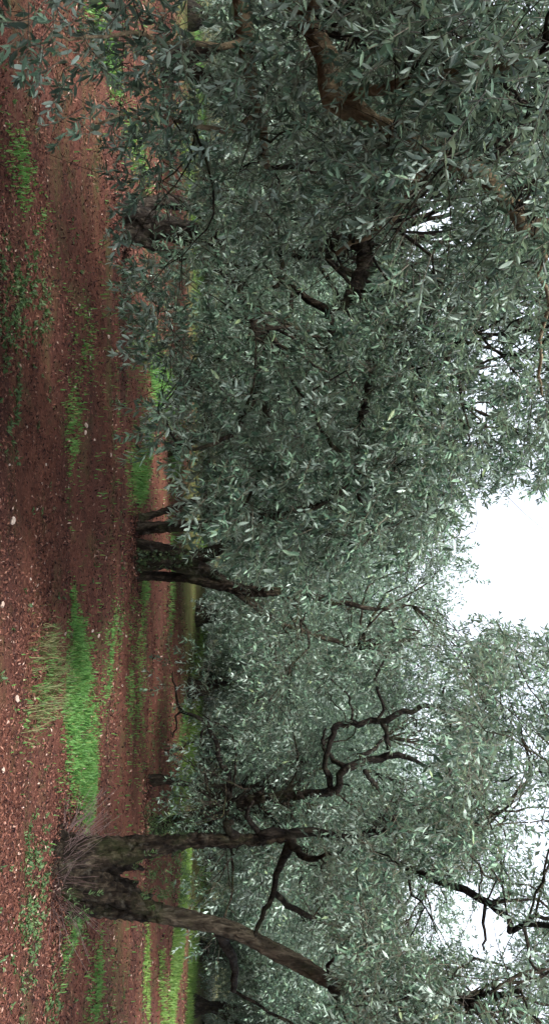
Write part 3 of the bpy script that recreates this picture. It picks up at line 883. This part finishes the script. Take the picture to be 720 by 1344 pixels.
    kb = band([-400, 0, 200, 300, 350, 420, 460, 485, 510, 540, 575, 600, 640, 700, 740, 800, 900],
              [120, 160, 200, 235, 185, 178, 196, 228, 236, 190, 190, 226, 246, 270, 330, 420, 900])
    m_ = kb(a, b) & sky_gap(a, b, g) & near_cam(pos, 3.6) & window(a, b, d, g)
    pos, dirs, idx = thin(pos, dirs, idx, m_)
    crown, st = build_crown(tree, base, pos, dirs, 1, 32, 1.05, pick=300)
    finish_tree(tree, base, nodes, rads, cs[np.unique(idx)], [st], g)

# ================================================================ tree A: nearest, trunk just outside the frame on the left
def tree_near():
    g = np.random.default_rng(41)
    base = np.array([-3.55, 3.9, 0.0]); base[2] = hz(base[0], base[1])
    tree = empty('olive_tree', base)
    tag(tree, 'nearest olive tree, its large leaves and tan limbs filling the dark corner', 'tree', 'olive trees of the grove')
    b0 = base
    def W(x, y, z, r): return (x, y, z, r)
    l1 = [W(*b0, .34), W(b0[0] - .02, b0[1], .25, .26), W(b0[0] + .05, b0[1] - .02, .8, .22), W(b0[0] + .2, b0[1] - .1, 1.35, .19), W(-3.1, 3.8, 1.7, .15)]
    t1, p1, r1 = limb_tube(l1, .06, 14, .14, 1, 4, px=False)
    trunk_obj(tree, base, [t1], M_BARK, .026, .06, tscale=.16)
    top = p1[-1]
    def mk(lst, rr0=None):
        return [tuple(q) for q in lst]
    lists_px = [
        [(300, -140, 3.8, 26), (325, -40, 3.7, 18), (318, 20, 3.6, 13), (322, 50, 3.6, 11), (330, 90, 3.7, 9), (340, 150, 3.9, 7), (350, 220, 4.2, 4)],
        [(330, -60, 3.7, 24), (380, -10, 3.5, 15), (412, 40, 3.4, 13), (424, 80, 3.3, 15), (434, 112, 3.3, 16), (450, 140, 3.3, 15), (490, 158, 3.3, 12), (560, 190, 3.3, 12), (620, 224, 3.3, 12), (660, 262, 3.3, 12), (690, 290, 3.3, 10), (730, 300, 3.3, 9), (800, 320, 3.3, 7)],
        [(412, 40, 3.4, 8), (400, 20, 3.2, 8), (408, 6, 3.1, 7), (420, -10, 3.1, 6)],
        [(450, 140, 3.3, 8), (500, 110, 3.1, 7), (560, 100, 2.9, 6), (640, 90, 2.7, 5), (720, 70, 2.5, 5)],
        [(690, 290, 3.3, 5), (712, 340, 3.5, 3), (715, 400, 3.8, 2.5), (706, 470, 4, 2.2), (712, 520, 4.2, 1.6)],
        [(340, 150, 3.9, 5), (280, 170, 3.6, 3.5), (220, 160, 3.3, 2.6), (150, 150, 3.0, 1.8), (110, 170, 2.8, 1.2)],
        [(322, 50, 3.6, 5), (250, 60, 3.2, 3.2), (170, 40, 2.8, 2.2), (90, 50, 2.6, 1.6), (40, 30, 2.5, 1.2)],
        [(560, 190, 3.3, 7), (540, 250, 3.6, 5), (500, 300, 4, 4), (440, 330, 4.2, 3)],
    ]
    nodes, rads = limb_objs(tree, base, lists_px, M_BARKP, sides=10)
    extra = []
    for (a, b, d, r) in [(60, 20, 2.5, .2), (30, 40, 2.5, .14), (110, 60, 2.7, .16), (60, 90, 2.6, .12), (100, 150, 2.8, .10), (112, 190, 2.8, .07), (150, 110, 3, .18), (200, 60, 3, .25), (190, 140, 3.2, .22), (240, 100, 3.2, .3),
                         (230, 180, 3.5, .3), (190, 230, 3.6, .14), (180, 270, 3.8, .12), (170, 330, 4, .14), (200, 370, 4.2, .2), (280, 60, 3.1, .3), (290, 160, 3.6, .3), (350, 120, 3.5, .25), (390, 180, 3.7, .3), (380, 60, 3.1, .25), (300, 230, 4, .35), (360, 260, 4.1, .35),
                         (450, 50, 2.9, .3), (520, 40, 2.7, .3), (600, 40, 2.6, .3), (680, 60, 2.5, .25), (500, 180, 3.6, .3), (560, 150, 3.0, .3), (630, 160, 2.9, .3), (690, 170, 2.8, .3), (470, 250, 3.9, .3), (640, 330, 3.6, .25), (690, 360, 3.4, .25), (600, 380, 4.2, .3), (700, 240, 3, .25), (540, 240, 3.7, .3), (420, 300, 4.3, .3), (700, 500, 4, .25), (700, 550, 4.1, .2),
                         (620, 430, 4.3, .3), (560, 420, 4.5, .3), (490, 420, 4.8, .3), (20, -30, 2.4, .2), (150, -30, 2.8, .3), (690, 20, 2.5, .3)]:
        extra.append((P(a, b, d), r))
    for a_ in range(460, 800, 48):
        for b_ in range(-60, 340, 50):
            extra.append((P(a_ + g.uniform(-22, 22), b_ + g.uniform(-25, 25), g.uniform(2.7, 4.2)), g.uniform(.18, .26)))
    cs, rs, pos, dirs, idx = sample_crown(g, (-3.3, 3.1, 3.4), (2.5, 2.8, 1.9), 75, .45, 50, 1.2, .45, extra, 1.3)
    a, b, d = proj(pos)
    kb = band([-2000, -300, 0, 30, 60, 100, 140, 200, 240, 300, 360, 420, 500, 560, 640], [0, 0, 5, 15, 30, 66, 90, 120, 150, 150, 170, 260, 380, 600, 900])
    m_ = (kb(a, b) | (d < .4)) & sky_gap(a, b, g) & near_cam(pos, 2.45) & window(a, b, d, g)
    # thin the hanging fringe over the ground
    fr = (a < 170) & (d > 0) & (b > -20)
    m_ &= ~(fr & (g.random(len(a)) < .35))
    pos, dirs, idx = thin(pos, dirs, idx, m_)
    crown, st = build_crown(tree, base, pos, dirs, 1, 42, .74, pick=300, stem_r=.002)
    finish_tree(tree, base, nodes, rads, cs[np.unique(idx)], [st], g)

# ================================================================ tree S: behind, between middle and forked tree, crooked dark branches
def tree_crooked():
    g = np.random.default_rng(51)
    base = G(192, 1084)
    tree = empty('olive_tree', base)
    tag(tree, 'olive tree with crooked dark branches and mossy pale limb behind the forked tree', 'tree', 'olive trees of the grove')
    D = base[1]
    t1, p1, r1 = limb_tube([(184, 1086, D, 16), (200, 1084, D, 12), (222, 1080, D, 9), (260, 1070, D - .2, 7), (300, 1056, D - .5, 6.5), (345, 1048, D - .8, 6.5), (400, 1042, D - 1.1, 6), (436, 1040, D - 1.3, 5)], .07, 12, .14, 1, 4)
    trunk_obj(tree, base, [t1], M_BARK, .022, .05, tscale=.1)
    d = D - 1.4
    lists = [
        [(425, 1041, D - 1.3, 5.2), (442, 1036, d, 5.2), (448, 1018, d, 5.2), (455, 1008, d, 5.9), (480, 1000, d, 5.5), (500, 994, d, 5.2), (515, 992, d - .1, 4.4), (535, 996, d - .2, 3.3), (556, 1004, d - .3, 2.2)],
        [(434, 1034, d + .1, 3.7), (433, 1022, d + .1, 4.1), (426, 1008, d + .1, 3.7), (430, 985, d, 3.7), (436, 964, d, 4.1), (440, 953, d, 4.4), (470, 949, d - .1, 4.4), (505, 945, d - .2, 4.4), (530, 935, d - .3, 3.7), (560, 928, d - .4, 3.0), (577, 926, d - .4, 2.6)],
        [(510, 990, d - .1, 3.3), (508, 970, d - .1, 3.3), (504, 955, d - .2, 3.3), (498, 947, d - .2, 3.0)],
        [(494, 945, d - .2, 2.2), (502, 930, d - .2, 2.1), (496, 905, d - .3, 2.1), (490, 890, d - .3, 1.9), (502, 875, d - .3, 1.8), (512, 858, d - .4, 1.3)],
        [(458, 950, d - .1, 2.1), (461, 932, d - .1, 1.8), (459, 916, d - .1, 1.5), (446, 904, d - .2, 1.2), (430, 890, d - .2, 1.0)],
        [(576, 926, d - .4, 2.2), (584, 938, d - .4, 1.8), (580, 916, d - .5, 1.6), (584, 895, d - .5, 1.2)],
        [(452, 1006, d, 3.7), (438, 998, d + .2, 3.3), (434, 990, d + .3, 2.6), (420, 975, d + .4, 2.2)],
        [(470, 1002, d, 3.7), (474, 992, d + .2, 3.7), (490, 984, d + .4, 3.0), (504, 968, d + .6, 2.2)],
        [(478, 1012, d, 3.3), (490, 1028, d + .2, 3.0), (504, 1048, d + .3, 2.2), (516, 1056, d + .3, 1.8)],
        [(425, 978, d, 2.4), (422, 965, d, 1.9), (428, 955, d - .1, 1.3)],
        [(560, 1005, d - .3, 1.9), (590, 1012, d - .5, 1.6), (612, 1024, d - .6, 1.3), (640, 1030, d - .7, 1.0)],
        # bare twig hanging low
        [(300, 1056, D - .5, 5), (300, 1020, D - .8, 4), (288, 996, D - 1.2, 3.4), (284, 975, D - 1.3, 3), (270, 948, D - 1.4, 2.8), (252, 938, D - 1.4, 2.4), (238, 934, D - 1.4, 2.2), (232, 915, D - 1.4, 1.6), (226, 884, D - 1.5, 1.0)],
        [(270, 950, D - 1.4, 1.8), (264, 965, D - 1.4, 1.5), (262, 975, D - 1.4, 1.3), (245, 976, D - 1.4, 1.1), (234, 986, D - 1.4, .9), (215, 985, D - 1.4, .7)],
        [(238, 934, D - 1.4, 1.7), (231, 940, D - 1.4, 1.4), (231, 955, D - 1.4, 1.1), (224, 968, D - 1.4, .8)],
    ]
    nodes, rads = limb_objs(tree, base, lists[:-3], M_BARKD, jitter=.014)
    n2, r2 = limb_objs(tree, base, lists[-3:], M_BARKD, jitter=.01)
    nodes += list(p1[14:]); rads += list(r1[14:])
    cs, rs, pos, dirs, idx = sample_crown(g, (base[0] - .3, base[1] - .3, 4.0), (2.9, 2.3, 2.3), 85, .6, 46, 1.5, .55, [(P(a_, b_, 11.2), r_) for a_, b_, r_ in ((252, 870, .35), (262, 905, .3), (268, 940, .4), (250, 1000, .35), (270, 1010, .4), (240, 1045, .25), (272, 1150, .45), (262, 1185, .3), (275, 1235, .35), (255, 1060, .35), (215, 900, .16), (222, 870, .18))])
    a, b, dd = proj(pos)
    kb = band([300, 800, 900, 980, 1040, 1100, 1200, 1344], [280, 240, 205, 228, 225, 225, 245, 262])
    m_ = kb(a, b) & sky_gap(a, b, g)
    # open window in the crown where the crooked branches stand free
    win = (((a - 490) / 105) ** 2 + ((b - 975) / 85) ** 2 < 1) & (dd < d + .5)
    m_ &= ~(win & (g.random(len(a)) < .93))
    pos, dirs, idx = thin(pos, dirs, idx, m_)
    crown, st = build_crown(tree, base, pos, dirs, 3, 52, 1.2)
    spots = np.array([P(195, 1080, D - .3), P(212, 1076, D - .3), P(205, 1092, D - .25), P(222, 1088, D - .2), P(188, 1070, D - .3), P(240, 1082, D - .4)])
    k3 = 150
    build_crown(tree, base, spots[g.integers(0, 6, k3)] + g.normal(0, .13, (k3, 3)), g.normal(0, .6, (k3, 3)) + np.array([0, 0, .5]), 3, 53, .8, mat=M_WEED, stem=False, name='suckers')
    used = [q for q in np.unique(idx)]
    ca, cb, cdp = proj(cs)
    used = [q for q in used if not (((ca[q] - 490) / 105) ** 2 + ((cb[q] - 975) / 85) ** 2 < 1 and cdp[q] < d + .6)]
    finish_tree(tree, base, nodes, rads, cs[used], [st], g)

# ================================================================ far trees
FAR_VAR = []
def far_variant(seed, height=5.6, low=.95, slim=False):
    """a whole tree at the origin: trunk arrays, branches, crown"""
    g = np.random.default_rng(seed)
    tubes, nodes, rads = [], [], []
    n_st = 1 if slim else g.integers(2, 4)
    kf = .62 if slim else 1.0
    for s in range(n_st):
        az = g.uniform(0, 6.28)
        d = np.array([math.cos(az), math.sin(az), 0])
        pts = [d * .08, d * .12 + [0, 0, .5], d * .35 + [0, 0, 1.1] + g.normal(0, .08, 3), d * .8 + [0, 0, 1.9] + g.normal(0, .12, 3), d * 1.2 + [0, 0, 2.9] + g.normal(0, .2, 3), d * 1.4 + [0, 0, 4.0]]
        p, r = smooth_path(np.array(pts), np.array([.30, .16, .11, .085, .06, .03]) * kf, .08)
        tubes.append(tube(p, r, 12, .3, seed + s, 4)); nodes += list(p[5:]); rads += list(r[5:])
    cs, rs, pos, dirs, idx = sample_crown(g, (0, 0, height * .60), (2.7 if low > .5 else 3.3, 2.7 if low > .5 else 3.3, height * (.42 if low > .5 else .58)), 40 if slim else 75 if low > .5 else 90, .72, 72, low, .45)
    lowcut = low + .5 * soft_noise(pos[:, 0] * 60, pos[:, 1] * 60)
    m_ = pos[:, 2] > lowcut
    return tubes, nodes, rads, cs, pos[m_], dirs[m_], g

def build_far(idx_, seed, low=.95, slim=False):
    tubes, nodes, rads, cs, pos, dirs, g = far_variant(seed, 5.6, low, slim)
    tree = empty('olive_tree', (0, 0, 0))
    z = np.zeros(3)
    V, F = merge(tubes)
    mkobj('trunk', mesh_np('trunk', V, F, 4), M_BARK, tree, smooth=True)
    build_crown(tree, z, pos, dirs, 2, seed + 5, 1.15, stem=False)
    parts = branches_to(g, nodes, rads, cs, z, 4)
    V, F = merge(parts)
    o = mkobj('branches', mesh_np('branches', V, F, 4), M_BARK, tree, smooth=True); o['kind'] = 'stuff'
    return tree

def copy_tree(o, parent=None):
    c = o.copy(); C.objects.link(c); c.parent = parent
    for ch in o.children: copy_tree(ch, c)
    return c

def far_trees():
    protos = [build_far(0, 101), build_far(1, 202), build_far(2, 303), build_far(3, 404, .05), build_far(4, 505, 1.3, True)]
    first = [True] * 5
    spots = [  # ground position, turn, scale, variant, label
        (-1.6, 17.6, 0.4, .95, 0, 'olive tree standing behind the low drooping sprays over the grass'),
        (4.75, 13.6, 2.0, .66, 4, 'slim olive tree on a grass strip beside the mossy pale limb'),
        (G(246, 908)[0], G(246, 908)[1], 1.2, 1.1, 2, 'far olive tree with two grey trunks in front of bright grass'),
        (16.2, 25.2, 3.0, .95, 0, 'far olive tree leaning beside the bright green meadow'),
        (1.25, 18.5, 4.1, 1.15, 1, 'olive tree in the second row, seen past the ivy stump'),
        (7.4, 17.2, 0.7, 1.15, 2, 'olive tree behind the fork of the thick forked trunk'),
        (9.4, 26.0, 5.0, 1.35, 0, 'far olive tree rising above the crooked dark branches'),
        (-3.2, 19.5, 2.6, 1.15, 2, 'olive tree behind the gap over the far bright grass'),
        (-9.4, 16.0, 1.7, 1.1, 1, 'olive tree in the back row behind the dark leaning trunk'),
        (-14.5, 22.5, 0.2, 1.25, 0, 'far olive tree glimpsed through the nearest dark leaves'),
        (3.6, 27.5, 3.6, 1.3, 2, 'pale far olive tree under the open white sky'),
        (16.0, 22.5, 5.6, 1.3, 1, 'far olive tree at the edge of the picture behind the leaning limb'),
        (-4.0, 29.0, 4.4, 1.3, 1, 'farthest olive tree behind the bushy drooping crown'),
        (21.0, 30.0, 2.2, 1.35, 2, 'hazy far olive tree beyond the bright green meadow'),
        (-5.3, -1.7, 1.0, 1.2, 1, 'unseen olive tree added beside the camera to shade the near left'),  # never in view, added only to shade the near-left foliage
        (0.4, -4.8, 3.3, 1.25, 2, 'unseen olive tree added behind the camera for its shade'),  # also out of view, added to block sky light from behind
    ]
    for q in range(13):
        spots.append((-18 + q * 3.6 + .6 * math.sin(q * 2.3), 32 + 1.5 * math.sin(q * 1.7), q * 1.3, 1.25 + .12 * math.sin(q * 3.1), 3, None))
        spots.append((-21 + q * 4.2 + .6 * math.sin(q * 1.3), 39 + 1.5 * math.sin(q * 2.7), q * 2.1, 1.4, 3, None))
    for x, y, a, s, v, lab in spots:
        if first[v]: t_ = protos[v]; first[v] = False
        else: t_ = copy_tree(protos[v])
        t_.location = (x, y, float(hz(x, y)) - .03)
        t_.rotation_euler = (0, 0, a); t_.scale = (s, s, s)
        if lab: tag(t_, lab, 'tree', 'olive trees of the grove')
        else: tag(t_, 'low bushy olive tree in the last row closing the grove', 'tree', 'last row of olive trees')

tree_forked(); tree_middle(); tree_left(); tree_near(); tree_crooked(); far_trees()

# ---------------------------------------------------------------- grass, weeds, litter, stones
def blades(name, xs, ys, hs_, g, lean=.45, width=.0055, lay=(0, 0)):
    k_ = len(xs)
    p0 = np.stack([xs, ys, hz(xs, ys) - .004], 1)
    az = g.uniform(0, 6.28, k_)
    d = np.stack([np.cos(az), np.sin(az), np.zeros(k_)], 1)
    ln = d * (g.random(k_) * lean + .1)[:, None] + np.array([lay[0], lay[1], 0])
    u = np.array([0, 0, 1.0])
    w_ = np.stack([-np.sin(az), np.cos(az), np.zeros(k_)], 1) * (width * g.uniform(.7, 1.4, k_))[:, None]
    H = hs_[:, None]
    m_ = p0 + u * H * .6 + ln * H * .35
    tp = p0 + u * H * .95 + ln * H * 1.1
    V = np.stack([p0 - w_, p0 + w_, m_ - w_ * .8, m_ + w_ * .8, tp], 1)
    F = np.array([(0, 1, 3), (0, 3, 2), (2, 3, 4)])[None] + (np.arange(k_) * 5)[:, None, None]
    return mesh_np(name, V.reshape(-1, 3), F.reshape(-1, 3), 3)

def fill(kind, per_px, g):
    X_, Y_, H_ = [], [], []
    for p in PATCHES:
        if p['kind'] != kind: continue
        # count follows the area the patch takes in the picture
        ap = (p['rx'] / p['y'] * FPX) * (1600 / max(p['y'] - p['ry'], 3) - 1600 / (p['y'] + p['ry'])) / 2
        c_ = int(ap * per_px * p['amount']) + 20
        r = g.random(c_) ** .6 * (.8 + .5 * np.abs(g.normal(0, 1, c_))); th = g.uniform(0, 6.28, c_)
        X_.append(p['x'] + np.cos(th) * r * p['rx']); Y_.append(p['y'] + np.sin(th) * r * p['ry'])
        H_.append(p['tall'] * g.uniform(.5, 1.25, c_) * np.clip(1.25 - r * .6, .35, 1))
        if kind == 'grass':
            c2 = c_ // 5
            r = .9 + .55 * np.abs(g.normal(0, 1, c2)); th = g.uniform(0, 6.28, c2)
            X_.append(p['x'] + np.cos(th) * r * p['rx'] * 1.05); Y_.append(p['y'] + np.sin(th) * r * p['ry'] * 1.15)
            H_.append(p['tall'] * g.uniform(.25, .7, c2))
    X_, Y_, H_ = np.concatenate(X_), np.concatenate(Y_), np.concatenate(H_)
    nz = .8 * soft_noise(X_ * 70, Y_ * 95) + .9 * soft_noise(X_ * 260 + 9, Y_ * 300) + .8 * soft_noise(X_ * 700 + 3, Y_ * 500) + .25 * g.normal(0, 1, len(X_))
    ok = nz > -.12
    return X_[ok], Y_[ok], H_[ok] * np.clip(.8 + .5 * nz[ok], .4, 1.3)

g = np.random.default_rng(61)
x, y, h = fill('grass', 7.5, g)
xe = g.uniform(-14, 17, 60000); ye = 7 + 21 * g.random(60000) ** 1.2
nz = soft_noise(xe * 14 + 40, ye * 150) + .35 * g.normal(0, 1, 60000)
ok = nz > .62
x = np.concatenate([x, xe[ok]]); y = np.concatenate([y, ye[ok]]); h = np.concatenate([h, g.uniform(.03, .09, ok.sum())])
o = mkobj('grass', blades('grass', x, y, h, g), M_GRASS)
tag(o, 'bright green grass growing in strips between the olive trees', 'grass', kind='stuff')
x, y, h = fill('meadow', 9.0, g)
o = mkobj('meadow_grass', blades('meadow_grass', x, y, h, g, .5, .009), M_MEADOW)
tag(o, 'yellow-green meadow grass glimpsed far off beneath the crowns', 'grass', kind='stuff')
x, y, h = fill('dry', 5.0, g)
o = mkobj('dry_grass', blades('dry_grass', x, y, h, g, 1.0, .0032, (-.15, 0)), M_DRY)
tag(o, 'yellowing tuft of long grass in front of the bright green strip', 'grass', kind='stuff')

# weeds: small rosettes of leaves
x, y, h = fill('weed', 1.0, g)
xe = g.uniform(-10, 12, 2600); ye = g.uniform(4.5, 19, 2600)
keep = soft_noise(xe * 45, ye * 60) > .15
x = np.concatenate([x, xe[keep]]); y = np.concatenate([y, ye[keep]]); h = np.concatenate([h, np.full(keep.sum(), .04)])
kk = len(x) * 7
x = np.repeat(x, 7) + g.normal(0, .012, kk); y = np.repeat(y, 7) + g.normal(0, .012, kk)
LV = np.array([(0, 0, 0), (.5, .22, .12), (1, 0, 0), (.5, -.22, .12)], float); LF = np.array([(0, 2, 1), (0, 3, 2)])
R = orient(np.stack([g.normal(0, 1, kk), g.normal(0, 1, kk), g.uniform(.1, 1.2, kk)], 1), g)
V = np.einsum('kij,lj->kli', R, LV) * (g.uniform(.018, .05, kk))[:, None, None] + np.stack([x, y, hz(x, y)], 1)[:, None, :]
F = LF[None] + (np.arange(kk) * 4)[:, None, None]
o = mkobj('weeds', mesh_np('weeds', V.reshape(-1, 3), F.reshape(-1, 3), 3), M_WEED)
tag(o, 'low dark green weeds scattered over the shaded red soil', 'weeds', kind='stuff')

# dead leaves: even density in the picture, a margin beyond its edges
kk = 190000
aa = -60 + 305 * g.random(kk) ** .95; bb = g.uniform(-350, 1700, kk)
dd = CAM[2] / np.maximum((315 - aa) / FPX, .05)
drift = soft_noise((bb - 672) / FPX * dd * 40, dd * 75) + .7 * soft_noise((bb - 672) / FPX * dd * 130 + 5, dd * 210)
ok = drift + .7 * g.normal(0, 1, kk) > -.3
aa, bb, dd = aa[ok], bb[ok], dd[ok]; kk = len(aa)
x = (bb - 672) / FPX * dd; y = dd
# drifts of leaves heaped round the feet of the trunks
for (ta, tb, nn, sp) in ((84, 1150, 5000, .42), (176, 722, 2500, .4), (158, 292, 2500, .45), (192, 1084, 1500, .4)):
    c_ = G(ta, tb)
    rr_ = .12 + np.abs(g.normal(0, sp, nn)); th_ = g.uniform(0, 6.28, nn)
    x = np.concatenate([x, c_[0] + rr_ * np.cos(th_) * 1.1]); y = np.concatenate([y, c_[1] + rr_ * np.sin(th_)])
kk = len(x)
heap = np.zeros(kk)
for (ta, tb) in ((84, 1150), (176, 722), (158, 292), (192, 1084)):
    c_ = G(ta, tb); heap = np.maximum(heap, .07 * np.exp(-((x - c_[0]) ** 2 + (y - c_[1]) ** 2) / .3) * g.random(kk))
R = orient(np.stack([g.normal(0, 1, kk), g.normal(0, 1, kk), g.normal(0, .55, kk)], 1), g, .7)
LV, LF = leaf_base(2); LV = LV * np.array([1, 1.25, 1]); LV[1, 2] = LV[3, 2] = .09
V = np.einsum('kij,lj->kli', R, LV) * (g.uniform(.012, .042, kk) * np.clip(y / 6, .8, 4) ** .8)[:, None, None] + np.stack([x, y, hz(x, y) + heap + g.uniform(.002, .014, kk)], 1)[:, None, :]
F = LF[None] + (np.arange(kk) * 4)[:, None, None]
o = mkobj('leaf_litter', mesh_np('leaf_litter', V.reshape(-1, 3), F.reshape(-1, 3), 3), M_LITTER)
tag(o, 'brown and purplish dead leaves littering the red soil', 'leaf litter', kind='stuff')

# stones
import bmesh
def stone_mesh(seed):
    g_ = random.Random(seed)
    bm = bmesh.new()
    bmesh.ops.create_icosphere(bm, subdivisions=2, radius=1)
    cuts = [Vector((g_.gauss(0, 1), g_.gauss(0, 1), g_.gauss(0, 1))).normalized() for _ in range(9)]
    for v in bm.verts:
        s = 1.0
        for c_ in cuts:
            dt = v.co.dot(c_)
            if dt > .62: v.co -= c_ * (dt - .62)
        v.co *= 1 + g_.uniform(-.05, .05)
        v.co.z *= .6
    me = bpy.data.meshes.new('stone'); bm.to_mesh(me); bm.free()
    me.materials.append(M_STONE)
    return me
SM = [stone_mesh(q) for q in range(5)]
ST = [  # pixel, width in px, label
    (15, 683, 11, 'largest pale stone lying alone on open red soil'),
    (22, 917, 9, 'pale stone at the foot of the yellowing grass tuft'),
    (2, 793, 9, 'white stone cut by the picture edge on bare soil'),
    (112, 558, 8, 'longest of three pale stones lying close together'),
    (111, 567, 7, 'middle one of three pale stones lying close together'),
    (123, 577, 5, 'smallest of three pale stones lying close together'),
    (121, 828, 6, 'small white stone just behind the bright grass strip'),
    (129, 834, 5, 'smaller pinkish stone behind the bright grass strip'),
    (85, 832, 5, 'small stone in front of the bright grass strip'),
    (3, 1010, 8, 'white stone by the picture edge before the forked tree'),
]
others = [(145, 597, 4), (118, 470, 5), (142, 442, 5), (98, 508, 5), (10, 947, 5), (48, 668, 4), (35, 560, 4), (60, 610, 4), (75, 700, 4), (12, 610, 4), (150, 690, 3), (40, 760, 4), (30, 1060, 4), (140, 1320, 4), (78, 1240, 4), (160, 900, 4), (165, 835, 4), (104, 400, 4), (132, 1250, 4), (90, 640, 3)]
for q, (a, b, wpx, lab) in enumerate(ST + [(a, b, w_, None) for a, b, w_ in others]):
    p = G(a, b)
    o = bpy.data.objects.new('stone', SM[q % 5]); C.objects.link(o)
    s = wpx * p[1] / FPX * .62
    o.scale = (s * random.uniform(.9, 1.2), s * random.uniform(.75, 1), s * random.uniform(.8, 1.05))
    o.location = (p[0], p[1], p[2] + s * .22)
    o.rotation_euler = (random.uniform(-.2, .2), random.uniform(-.2, .2), random.uniform(0, 6.28))
    if lab: tag(o, lab, 'stone', 'stones on the soil')
    else: tag(o, 'tiny pale pebble half sunk in the red soil', 'stone', 'tiny pebbles in the soil')


# ---------------------------------------------------------------- thin haze volume added for the pale glow near the sky
hv = [(-45, -12, -1.2), (48, -12, -1.2), (48, 60, -1.2), (-45, 60, -1.2), (-45, -12, 10.5), (48, -12, 10.5), (48, 60, 10.5), (-45, 60, 10.5)]
hf = [(0, 3, 2, 1), (4, 5, 6, 7), (0, 1, 5, 4), (1, 2, 6, 5), (2, 3, 7, 6), (3, 0, 4, 7)]
me = bpy.data.meshes.new('haze'); me.from_pydata(hv, [], hf)
k = N('haze')
pv = k.n('ShaderNodeVolumePrincipled', Density=0.0007)
pv.inputs['Color'].default_value = (.95, .97, 1, 1)
pv.inputs['Anisotropy'].default_value = 0.8
o = k.n('ShaderNodeOutputMaterial'); k.l(pv.outputs[0], o.inputs['Volume'])
haze = mkobj('haze', me, k.m)
tag(haze, 'thin pale haze added between the olive trees for the sky glow', 'haze', kind='stuff')
